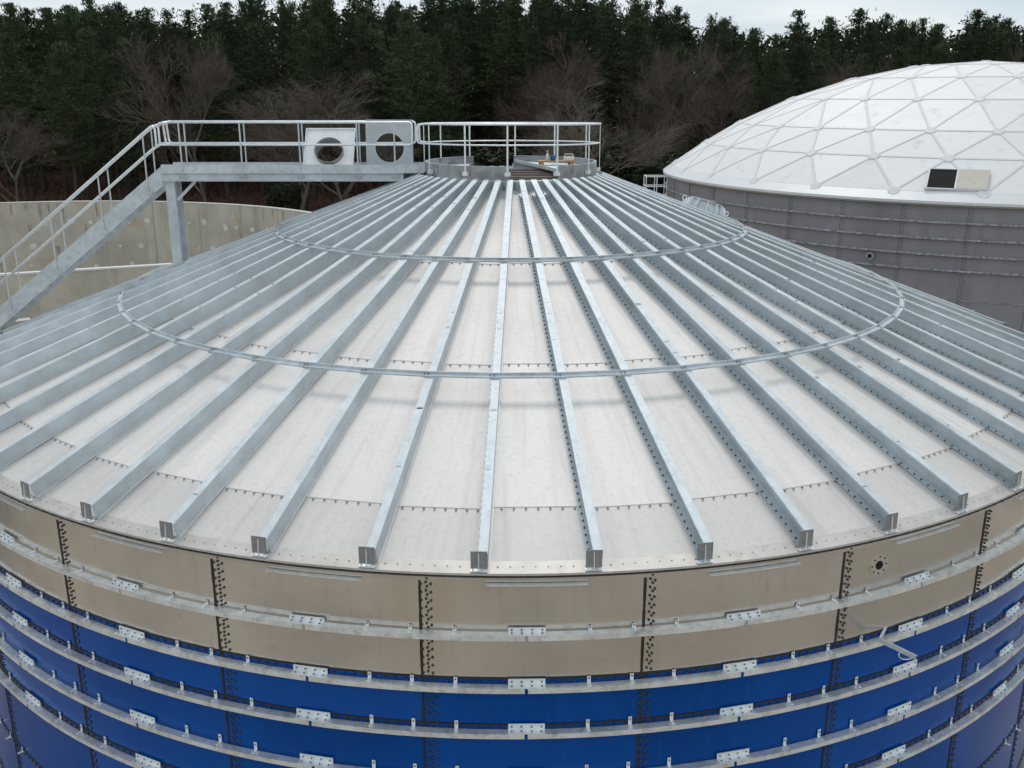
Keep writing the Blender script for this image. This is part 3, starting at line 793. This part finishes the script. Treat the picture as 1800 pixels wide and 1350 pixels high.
for m in pm: add_layer(m, (.56, .55, .53), 1.6, .56, .8); add_layer(m, (.40, .38, .36), 14, .70, .78)
mb = MB()
for t in tris:
    p = [nodes[a][b][0] for a, b in t]
    nrm = (p[1] - p[0]).cross(p[2] - p[0]).normalized()
    if nrm.z < 0: p = [p[0], p[2], p[1]]; nrm = -nrm
    mb.add([q for q in p], [(0, 1, 2)], random.choice((0, 0, 1, 2)))
    for a in range(3): edges.add(tuple(sorted((t[a], t[(a + 1) % 3]))))
dome = db(mb, 'dome_cladding', pm)
mb = MB()
for e in edges:
    p, q = (nodes[a][b][0] for a, b in e)
    nup = ((p + q) / 2 - Vector((0, 0, DZ - 20))).normalized()
    d = (q - p).normalized(); x = d.cross(nup).normalized(); nup = x.cross(d)
    mb.frame(p, d, x, nup, (0, -.045, -.02), ((q - p).length, .045, .020), 0)
    mb.frame(p, d, x, nup, (0, -.058, -.02), ((q - p).length, -.0455, .008), 1); mb.frame(p, d, x, nup, (0, .0455, -.02), ((q - p).length, .058, .008), 1)
db(mb, 'dome_batten', [SEAMW, mat('batten_gasket', (.50, .49, .48), .8)], dome)
hub = None
for ri_, rw in enumerate(nodes):
    for p, a in rw:
        nup = (p - Vector((0, 0, DZ - 20))).normalized()
        if hub is None:
            m2 = lathe([(.26, -.02), (.26, .032), (.235, .042), (.0, .046)], 20); hub = m2.build('hub_cover', [SEAMW], dt_, False); o = hub
            cnt = 1
        else:
            if cnt >= 145: break
            o = copy(hub, dt_); cnt += 1
        o.location = p + Vector((0, 0, -GZ)); o.rotation_euler = nup.to_track_quat('Z', 'Y').to_euler()
# open hatch in the dome: black opening and tan sliding cover
def dpt(u, deg): return P(DRr * u, R_(deg), capz(u))
h0 = dpt(.968, -30.9); h1 = dpt(.968, -22.5); h2 = dpt(.905, -22.5); hn = (h1 - h0).normalized(); hu = (dpt(.90, -27) - dpt(.968, -27)).normalized()
hh_ = hn.cross(hu).normalized()
hoo = h0 + hh_ * .05
HS_ = .86
hatchd = empty('dome_hatch', hoo + Vector((DX, DY, 0)), label='open rectangular hatch in the white dome, black opening with a tan sliding cover beside it', cat='roof hatch')
mb = MB(); mb.frame((0, 0, 0), hn, hu, hh_, (0.1, .05, -.05), (1.42 * HS_, 1.35, .02)); mb.build('opening', [BLACK], hatchd)
mb = MB()
for lo, hi in (((0, 0, -.05), (3.0 * HS_, .049, .05)), ((0, 1.351, -.05), (3.0 * HS_, 1.40, .05)), ((0, .05, -.05), (.099, 1.35, .06)), ((1.421 * HS_, .05, -.05), (1.50 * HS_, 1.35, .07))):
    mb.frame((0, 0, 0), hn, hu, hh_, lo, hi)
mb.build('frame', [SEAMW], hatchd)
mb = MB(); mb.frame((0, 0, 0), hn, hu, hh_, (1.501 * HS_, .05, .0), (2.98 * HS_, 1.35, .07)); mb.build('sliding_cover', [TAN], hatchd)
# nozzle on the wall
na_ = math.atan2(1, 1)
def on_wall(a, z): return P(RW, a, z)
mb = MB(); a = R_(-37.0); rad = Vector((math.sin(a), -math.cos(a), 0))
mb.cyl(P(RW, a, -1.62), rad, .17, .25, 14, 0); mb.cyl(P(RW, a, -1.62) + rad * .251, rad, .10, .01, 14, 1)
db(mb, 'wall_nozzle', [GREYR, BLACK])
# ladder landing with cage at the far left edge of the domed tank
ld = empty('ladder_platform', (8.9, 37.2, -.35), label='small railed ladder platform fixed to the left edge of the domed tank', cat='platform')
mb = MB(); mb.box((-.75, -.5, 0), (.55, .5, .06)); mb.build('platform', [GREYR], ld)
for x, y in ((-.75, -.5), (-.1, -.5), (.5, -.5), (-.75, .5), (-.1, .5), (.5, .5)):
    mb = MB(); mb.box((x - .025, y - .025, .06), (x + .025, y + .025, 1.22)); mb.build('post', [GALVB], ld)
for h in (.62, 1.2):
    mb = MB()
    mb.box((-.78, -.53, h), (.55, -.47, h + .05)); mb.box((-.78, .47, h), (.55, .53, h + .05)); mb.box((-.78, -.4695, h), (-.72, .4695, h + .05)); mb.build('rail', [GALVB], ld)
for x in (-.55, .2):
    mb = MB(); mb.box((x - .03, -.03, GZ + .35), (x + .03, .03, -.001)); mb.build('ladder_rail', [GREYR], ld)
mb = MB()
for k in range(24): mb.box((-.519, -.015, -.3 - k * .3), (.169, .015, -.27 - k * .3))
mb.bar((-.7, -.45, -.02), (.4, -.45, -1.1), .04, .04); mb.bar((.5, -.45, -.02), (.5, -.45, -1.4), .05, .05)
mb.build('ladder_rung', [GREYR], ld)
for o in list(dt_.children):
    pass

# ================================================================== CONCRETE TANK (left)
CX, CY, CR, CZ = -24.7, 19.4, 18.0, -.69
ct = empty('concrete_tank', (CX, CY, GZ), label='open round concrete tank with stained walls beyond the stair at left', cat='concrete tank')
def cb(mb, name, mats, parent=None, smooth=False):
    o = mb.build(name, mats, parent or ct, smooth); o.location = (0, 0, 0) if parent else (0, 0, -GZ); return o
mb = MB(); ring_strip(mb, [(CR, GZ), (CR + .3, GZ), (CR + .3, CZ), (CR, CZ)], 0, 2 * math.pi, 120, 0, close=True)
cwall = mb
RIMC = mat('pale_rim', (.55, .53, .48), .85, 0, .08, 2)
mb = MB(); ring_strip(mb, [(CR - .02, CZ + .002), (CR + .32, CZ + .002), (CR + .32, CZ + .05), (CR - .02, CZ + .05)], 0, 2 * math.pi, 120, 0, close=True)
cb(mb, 'wall_coping', [RIMC])
n = 90
mb = cwall
for row in range(4):
    z = CZ - 1.25 - 1.33 * row
    for i in range(n):
        if random.random() < .18: continue
        a = 2 * math.pi * (i + (.5 if row % 2 else 0)) / n + random.uniform(-.018, .018); rad = Vector((math.sin(a), -math.cos(a), 0))
        rr = random.uniform(.10, .25)
        tn = Vector((math.cos(a), math.sin(a), 0)); c = P(CR, a, z + random.uniform(-.14, .14)) - rad * .014
        m = 9; jit = [random.uniform(.65, 1.15) for _ in range(m)]
        mb.add([c + tn * math.cos(6.283 * q / m) * rr * jit[q] + Vector((0, 0, math.sin(6.283 * q / m) * rr * jit[q] * .8)) for q in range(m)], [tuple(range(m))], 1)
for i in range(36):   # formwork joints and rusty runs
    a = 2 * math.pi * i / 36 + .02; rad = Vector((math.sin(a), -math.cos(a), 0)); tn = Vector((math.cos(a), math.sin(a), 0))
    mb.frame(rad * CR, tn, rad, (0, 0, 1), (-.018, -.016, GZ), (.018, .001, CZ - .01), 2)
for i in range(70):
    a = random.uniform(0, 6.283); rad = Vector((math.sin(a), -math.cos(a), 0)); tn = Vector((math.cos(a), math.sin(a), 0))
    zt_ = CZ - random.choice((.03, .05, 1.3, 2.6)) ; L = random.uniform(.4, 1.5); w_ = random.uniform(.06, .28); c = rad * (CR - .017)
    top_ = [c + tn * w_ * u + Vector((0, 0, zt_ - random.uniform(0, .06))) for u in (-.5, -.2, .15, .5)]
    bot_ = [c + tn * w_ * u * .7 + Vector((0, 0, zt_ - L * random.uniform(.5, 1))) for u in (.5, .15, -.2, -.5)]
    mb.add(top_ + bot_, [tuple(range(8))], random.choice((2, 2, 3)))
STAIN = mat('grey_run', (.36, .33, .27), .9, 0, .2, 3); RUST = mat('rust_run', (.42, .30, .18), .9, 0, .25, 3)
cb(cwall, 'outer_wall', [CONC, PATCH, STAIN, RUST])
# low inner partition wall
A = Vector((-27.0, 24.5, 0)); B = Vector((-14.0, 29.8, 0))
mb = MB(); o0 = Vector((CX, CY, 0)); d = (B - A).normalized(); nrm = Vector((-d.y, d.x, 0))
mb.frame(A - o0, d, nrm, (0, 0, 1), (-7, 0, GZ), ((B - A).length + 4, .3, -3.06)); pw = cb(mb, 'partition_wall', [CONC])
mb = MB(); mb.frame(A - o0, d, nrm, (0, 0, 1), (-7, -.03, -3.058), ((B - A).length + 4, .33, -2.97)); cb(mb, 'partition_coping', [mat('white_coping', (.72, .72, .70), .7, 0, .04, 1)])

# ================================================================== THE FOREST
def pine_mesh(seed, H, w, crown0, mi, loose=1.0):
    rnd = random.Random(seed); tr = MB(); cr_ = MB()
    lean = (rnd.uniform(-.3, .3), rnd.uniform(-.3, .3))
    def axis(z): t = z / H; return Vector((lean[0] * t * t * 2 + .12 * math.sin(t * 5 + seed), lean[1] * t * t * 2 + .12 * math.cos(t * 4 + seed), z))
    tr.tube([axis(H * k / 8) for k in range(9)], .21, 7, 0, r2=.03)
    z = crown0 * H
    az = rnd.uniform(0, 6)
    while z < H - .25:
        t = (z - crown0 * H) / (H - crown0 * H)
        env = w * 1.15 * max(.12, 1 - t ** 2.1) ** .8 * min(1, .55 + t * 2.0) * rnd.uniform(.6, 1.25)
        nb = 5 if t < .85 else 3
        for b in range(nb):
            if rnd.random() < .07: continue
            az += 2.4 + rnd.uniform(-.4, .4)
            L = env * rnd.uniform(.65, 1.12)
            el = .15 + .65 * t + rnd.uniform(-.12, .2)
            d = Vector((math.cos(az) * math.cos(el), math.sin(az) * math.cos(el), math.sin(el)))
            p0 = axis(z); 
            pts = [p0, p0 + d * L * .5, p0 + d * L + Vector((0, 0, .12 * L))]
            tr.tube(pts, .045, 3, 0, cap=False, r2=.012)
            nt_ = max(6, int(L * 9.5 * loose))
            for q in range(nt_):
                s = rnd.uniform(.28, 1.03) if L > 1 else rnd.uniform(.1, 1.05)
                c = p0 + d * L * s + Vector((rnd.gauss(0, .26), rnd.gauss(0, .26), rnd.gauss(.08, .16))) * (.5 + .3 * L ** .5)
                # a tuft: an up-swept spray of needle blades
                gr_ = (d * .55 + Vector((rnd.uniform(-.6, .6), rnd.uniform(-.6, .6), 1.0 + .3 * rnd.random()))).normalized()
                for h in range(8):
                    dv = (gr_ + Vector((rnd.uniform(-.95, .95), rnd.uniform(-.95, .95), rnd.uniform(-.55, .6)))).normalized()
                    sd_ = dv.cross(Vector((rnd.uniform(-1, 1), rnd.uniform(-1, 1), rnd.uniform(-1, 1)))).normalized()
                    l = rnd.uniform(.2, .38); wd = rnd.uniform(.03, .052)
                    cr_.add([c - sd_ * wd, c + sd_ * wd, c + dv * l + sd_ * wd * .25], [(0, 1, 2)], 0)
        z += rnd.uniform(.42, .75) * (1 if t < .8 else .55)
    # leader
    for q in range(40):
        c = axis(H - .9) + Vector((rnd.gauss(0, .45), rnd.gauss(0, .45), rnd.uniform(0, .8)))
        dv = Vector((rnd.uniform(-.5, .5), rnd.uniform(-.5, .5), 1)).normalized(); sd_ = dv.cross(Vector((1, 0, 0))).normalized()
        cr_.add([c - sd_ * .06, c + sd_ * .06, c + dv * .55], [(0, 1, 2)], 0)
    # dead snag branches below the crown
    for q in range(8):
        zz = H * rnd.uniform(.2, crown0 + .05) ; a = rnd.uniform(0, 6.28); p0 = axis(zz); tr.tube([p0, p0 + Vector((math.cos(a), math.sin(a), .1)) * rnd.uniform(.4, 1.3)], .025, 3, 0, cap=False, r2=.006)
    return tr, cr_
PV = []
def make_tree(name, tm, cm, bark, leaf, crown='crown'):
    root = bpy.data.objects.new(name, None); root.empty_display_size = 1
    return root, tm, cm
pine_protos = []
specs = [(1, 24, 2.6, .30, 0), (2, 23, 2.3, .42, 0), (3, 25, 2.9, .26, 1), (4, 22, 2.4, .50, 1), (5, 24, 3.1, .34, 2), (6, 21, 2.7, .2, 2), (7, 25, 2.2, .46, 0), (8, 23, 2.8, .38, 1)]
for sp in specs:
    t_, c_ = pine_mesh(*sp)
    def mk(mb, nm, m):
        me = bpy.data.meshes.new(nm); me.from_pydata(mb.v, [], mb.f); me.materials.append(m); me.update(); return me
    pine_protos.append((mk(t_, 'trunk', BARK), mk(c_, 'crown', NEEDLES[sp[4]]), sp[1]))
PINE_GROUP = 'pine trees of the wood behind the tanks'
def put_tree(proto, x, y, H, label, group, name='pine_tree', wscale=1.0, rz=None, cat='tree'):
    s = H / proto[2]
    r = empty(name, (x, y, GZ), label=label, cat=cat, group=group)
    rz = random.uniform(0, 6.28) if rz is None else rz
    r.scale = (s * wscale, s * wscale, s); r.rotation_euler[2] = rz
    for nm, me in (('trunk', proto[0]), ('crown', proto[1])):
        if me is None: continue
        o = bpy.data.objects.new(nm, me); o.parent = r; col.objects.link(o)
    return r
# skyline: photo x (0..1800) -> photo y of the tree tops
SKY = [(-200, 12), (0, 12), (60, 22), (110, 34), (170, 8), (225, 4), (290, 26), (350, 38), (400, 30), (450, 8), (520, 10), (590, 0), (680, 10), (740, 2), (800, -4), (950, -2), (1060, 0), (1120, 14), (1165, 22), (1210, 52), (1240, 28), (1300, 56), (1350, 58), (1385, 40), (1440, 50), (1505, 28), (1570, 38), (1620, 55), (1690, 34), (1740, 44), (1795, 30), (2000, 34)]
def skyat(px):
    for (a, b), (c, d) in zip(SKY, SKY[1:]):
        if a <= px <= c: return b + (d - b) * (px - a) / (c - a)
    return 30
F_, PIT = 1701.8, .28972
def height_for(px, py, x, y):
    """height above the ground that a thing at (x,y) must have for its top to reach row py"""
    ang = PIT - math.atan((675 - py) / F_)
    dist = y - CAM.y
    return CAM.z - dist * math.tan(ang) - GZ
def xat(px, y):
    return (px - 900) / F_ * (y - CAM.y) * .985
rt_ = random.Random(11)
pines = 0
rowsF = [(98, 7.5, .86, 22), (104, 6.0, .93, 12), (111, 5.2, .97, 6), (119, 5.0, 1.0, 2), (127, 5.0, 1.0, 0), (136, 5.4, 1.0, 0), (147, 6.2, .99, 2), (160, 7.5, .98, 6)]
FRONT_LABELS = []
BARE_ZONES = [(-20, 110, 104), (215, 400, 108), (420, 640, 109), (905, 1130, 110), (1140, 1270, 108)]
for ri_, (yr, sp_, hf, drop) in enumerate(rowsF):
    half = (yr - CAM.y) * .60
    x = -half
    while x < half:
        xx = x + rt_.uniform(-1.2, 1.2); yy = yr + rt_.uniform(-3, 3)
        px = 900 + xx / (yy - CAM.y) * F_ / .985
        skip = any(a < px < b and yy < lim for a, b, lim in BARE_ZONES)
        if px > 1180 and ri_ < 2 and rt_.random() < .35: skip = True
        # the dark gap in the middle of the wood
        if 790 < px < 930 and ri_ < 3: skip = True
        if not skip and pines < 280:
            ty = skyat(px) + drop * rt_.uniform(.6, 1.6) + rt_.choice((-12, -6, 0, 8, 18, -16)) - 4
            if ri_ < 3: ty += rt_.choice((0, 12, 30, 45))
            if px > 1150 and ri_ < 4: ty += rt_.choice((20, 50, 80))
            H = max(9, height_for(px, ty, xx, yy))
            pr_o = rt_.choice(pine_protos)
            if ri_ < 2 and px < 700: pr_o = rt_.choice((pine_protos[0], pine_protos[2], pine_protos[5], pine_protos[4]))
            if ri_ < 2:
                side = 'left' if px < 600 else ('middle' if px < 1150 else 'right')
                lab = 'dark green pine at the front edge of the wood, %s stretch' % side
                grp_ = 'front edge pines in the %s stretch of the wood' % side
            else:
                side = 'left' if px < 600 else ('middle' if px < 1150 else 'right')
                lab = 'dark green pine deeper in the wood, %s part of the tree line' % side
                grp_ = 'deeper pines in the %s part of the wood' % side
            put_tree(pr_o, xx, yy, H, lab, grp_, wscale=rt_.uniform(1.05, 1.6)); pines += 1
        x += sp_ * rt_.uniform(.8, 1.2)


# large full-crowned pines standing forward of the rest: (photo x, photo y of the top, y, prototype, width, label)
BIG = [(45, 62, 88, 5, 1.5, 'broad pine with branches almost to the ground, leftmost along the front of the wood'),
       (135, 78, 84, 4, 1.45, 'brighter green broad pine above the lower end of the stair handrail'),
       (215, 92, 90, 5, 1.4, 'dark broad pine left of the tall rounded leafless tree'),
       (250, 70, 98, 2, 1.2, 'tall pine touching the left side of the rounded leafless tree'),
       (570, 45, 99, 4, 1.25, 'dark full pine rising above the broad low leafless tree'),
       (655, 40, 95, 2, 1.4, 'large pine above the white duct collar'),
       (725, 22, 91, 4, 1.5, 'large bushy pine above the grey duct collar, left of the dark gap'),
       (772, 70, 94, 5, 1.2, 'green pine bordering the dark gap in the wood on its left'),
       (1255, 40, 99, 2, 1.3, 'tall pine above the left end of the dome edge'),
       (1350, 88, 97, 4, 1.4, 'rounded green pine behind the left slope of the dome'),
       (1500, 96, 101, 2, 1.3, 'rounded green pine rising behind the middle of the dome slope'),
       (1420, 70, 106, 6, 1.3, 'dark pine between the two leafless trees behind the dome slope')]
for px, py, yy, pi, ws, lab in BIG:
    x = xat(px, yy); put_tree(pine_protos[pi], x, yy, height_for(px, py, x, yy), lab, 'large forward pines at the edge of the wood', wscale=ws)
    pines += 1

# bare deciduous trees ------------------------------------------------------------------
def bare_mesh(seed, H, spread, levels=5, up=.35):
    rnd = random.Random(seed); tr = MB(); cr_ = MB()
    def grow(p, d, L, r, lv):
        n = 3 if lv > 1 else 2; pts = [p]; q = p.copy(); dd = d.copy()
        for k in range(n):
            dd = (dd + Vector((rnd.uniform(-.22, .22), rnd.uniform(-.22, .22), rnd.uniform(-.12, .18)))).normalized(); q = q + dd * (L / n); pts.append(q.copy())
        (tr if lv >= levels - 1 else cr_).tube(pts, r, 5 if lv >= 4 else 3, 0, cap=False, r2=r * .55)
        if lv == 0: return
        nb = {5: 5, 4: 5, 3: 5, 2: 6, 1: 7}.get(lv, 4)
        for k in range(nb):
            s = rnd.uniform(.35, 1.0) if k else 1.0
            idx = min(len(pts) - 2, int(s * (len(pts) - 1))); f_ = s * (len(pts) - 1) - idx
            b = pts[idx].lerp(pts[idx + 1], min(1, f_))
            a = rnd.uniform(0, 6.28); e = rnd.uniform(.35, .95)
            t1 = dd.cross(Vector((.3, .2, 1))).normalized(); t2 = dd.cross(t1)
            nd_ = (dd * math.cos(e) + (t1 * math.cos(a) + t2 * math.sin(a)) * math.sin(e) + Vector((0, 0, .30 if lv > 2 else .16))).normalized()
            nd_.x *= spread; nd_.y *= spread; nd_.normalize()
            grow(b, nd_, L * rnd.uniform(.55, .78), r * rnd.uniform(.42, .6), lv - 1)
    grow(Vector((0, 0, 0)), Vector((rnd.uniform(-.1, .1), rnd.uniform(-.1, .1), 1)), H * .36, H * .0120, levels)
    mz = max(v[2] for v in cr_.v)
    return tr, cr_, mz
bare = []
for sd_, sp_, ti in ((21, 1.0, 0), (22, 1.35, 1), (23, 1.6, 0), (24, 1.1, 1), (25, 1.5, 2)):
    t_, c_, mz = bare_mesh(sd_, 12, sp_)
    bare.append((mk(t_, 'trunk', TWIG[ti]), mk(c_, 'crown', TWIG[ti]), mz))
# (photo x, photo y of top, distance row y, proto, width, label)
BT = [(30, 180, 80, 2, 1.3, 'wide leafless tree with pale twigs at the far left edge of the photo'),
      (362, 30, 84, 0, 1.0, 'tall rounded leafless tree with reddish brown twigs between dark pines above the stair'),
      (520, 112, 82, 2, 1.45, 'broad low leafless tree with pale twigs above the walkway handrail'),
      (610, 140, 84, 4, 1.4, 'leafless tree with crooked pale branches behind the white duct collar'),
      (985, 35, 92, 3, 1.05, 'tall reddish leafless tree standing against the pines right of the roof peak'),
      (1045, 125, 83, 4, 1.5, 'spreading grey leafless tree just above the right end of the apex guardrail'),
      (1190, 45, 94, 0, 1.05, 'brown leafless tree between pines above the ladder platform'),
      (1140, 180, 95, 2, 1.1, 'leafless tree with white twisted branches left of the ladder platform'),
      (1290, 70, 94, 3, 1.2, 'narrow brown leafless tree above the left slope of the dome'),
      (1440, 85, 96, 1, 1.2, 'faint brown leafless tree rising behind the white dome slope'),
      (1475, 95, 108, 0, 1.0, 'pale leafless tree beside a pine, above the middle of the dome slope'),
      (1600, 70, 118, 1, 1.0, 'brown leafless tree above the dome near its top'),
      (1730, 62, 116, 3, 1.1, 'reddish leafless tree behind the top of the dome at right'),
      (170, 250, 96, 1, 1.1, 'brown leafless understory tree below the pines at left')]
for px, py, yy, pi, ws, lab in BT:
    x = xat(px, yy); H = height_for(px, py, x, yy)
    put_tree(bare[pi], x, yy, H, lab, 'leafless trees at the edge of the wood', 'leafless_tree', ws * .88)
# shrubs ------------------------------------------------------------------------------
def shrub_mesh(seed, dense=1.0):
    rnd = random.Random(seed); mb = MB(); st = MB()
    for q in range(14):
        a = rnd.uniform(0, 6.28); st.tube([(0, 0, 0), (math.cos(a) * .5, math.sin(a) * .5, 1.2), (math.cos(a) * 1.0, math.sin(a) * 1.0, 2.2)], .04, 4, 0, cap=False, r2=.01)
    for q in range(int(5200 * dense)):
        while True:
            v = Vector((rnd.uniform(-1, 1), rnd.uniform(-1, 1), rnd.uniform(-.7, 1)))
            if .3 < v.length < 1 + .25 * math.sin(5 * v.x + seed) * math.cos(4 * v.z): break
        c = Vector((v.x * 1.7, v.y * 1.7, 1.5 + v.z * 1.5))
        d = Vector((rnd.uniform(-1, 1), rnd.uniform(-1, 1), rnd.uniform(-.3, 1))).normalized(); s = d.cross(Vector((rnd.random(), rnd.random(), rnd.random()))).normalized() * .07
        mb.add([c - s, c + s, c + d * .28], [(0, 1, 2)])
    return mk(st, 'stems', BARK), mk(mb, 'foliage', SHRUB), 3.0
shr = [shrub_mesh(s) for s in (1, 2, 3)]
def put_shrub(i, px, yy, py, ws, lab, group='evergreen bushes at the foot of the wood'):
    x = xat(px, yy); H = height_for(px, py, x, yy)
    r = empty('bush', (x, yy, GZ), label=lab, cat='bush', group=group); s = H / 3.0
    r.scale = (s * ws, s * ws, s); r.rotation_euler[2] = random.uniform(0, 6)
    for nm, me in (('stems', shr[i][0]), ('foliage', shr[i][1])):
        o = bpy.data.objects.new(nm, me); o.parent = r; col.objects.link(o)
put_shrub(0, 505, 84, 318, .8, 'dark evergreen bush seen under the walkway beam above the concrete wall')
put_shrub(1, 1120, 88, 268, 1.3, 'olive green bush right of the apex guardrail')
put_shrub(2, 1185, 92, 262, 1.2, 'olive green bush just above the ladder platform')
put_shrub(0, 850, 94, 262, 1.4, 'dark green bush behind the apex guardrail')
put_shrub(1, 960, 90, 285, 1.3, 'low olive bush behind the tray and bottles on the roof peak')
put_shrub(2, 1060, 96, 235, 1.1, 'olive bush behind the spreading grey leafless tree')
# bracken floor -------------------------------------------------------------------------
rb = random.Random(5); mb = MB()
for q in range(42000):
    y = 68 + 75 * rb.random() ** 1.3; x = rb.uniform(-.58, .45) * (y - CAM.y)
    h = rb.uniform(.25, .9); a = rb.uniform(0, 6.28); c = Vector((x, y, GZ)); s = Vector((math.cos(a), math.sin(a), 0)) * rb.uniform(.05, .14)
    l = Vector((rb.uniform(-.5, .5), rb.uniform(-.5, .5), 1)).normalized() * h
    mb.add([c - s, c + s, c + l], [(0, 1, 2)])
tag(mb.build('bracken', [BRACK]), 'rusty brown dead bracken covering the ground before the wood', 'bracken', kind='stuff')
# far tree mass beyond the last row, seen only through gaps
rb = random.Random(9); mb = MB()
for q in range(120000):
    x = rb.uniform(-150, 150); y = rb.uniform(166, 184)
    px = 900 + x / (y - CAM.y) * F_ / .985
    top = max(5, height_for(px, skyat(px) + 20 + 8 * math.sin(x * .7) + 6 * math.sin(x * 1.9 + 2), x, y))
    z = GZ + top * rb.random() ** .9
    c = Vector((x, y, z)); d = Vector((rb.uniform(-1, 1), rb.uniform(-1, 1), rb.uniform(-.2, 1))).normalized()
    s = d.cross(Vector((rb.random(), rb.random(), rb.random()))).normalized() * rb.uniform(.25, .5)
    mb.add([c - s, c + s, c + d * rb.uniform(.7, 1.3)], [(0, 1, 2)])
tag(mb.build('far_wood', [NEEDLES[0]]), 'dark mass of distant pine foliage closing the wood', 'wood', kind='stuff')
print('pines', pines, 'faces needles', sum(len(p[1].polygons) for p in pine_protos))
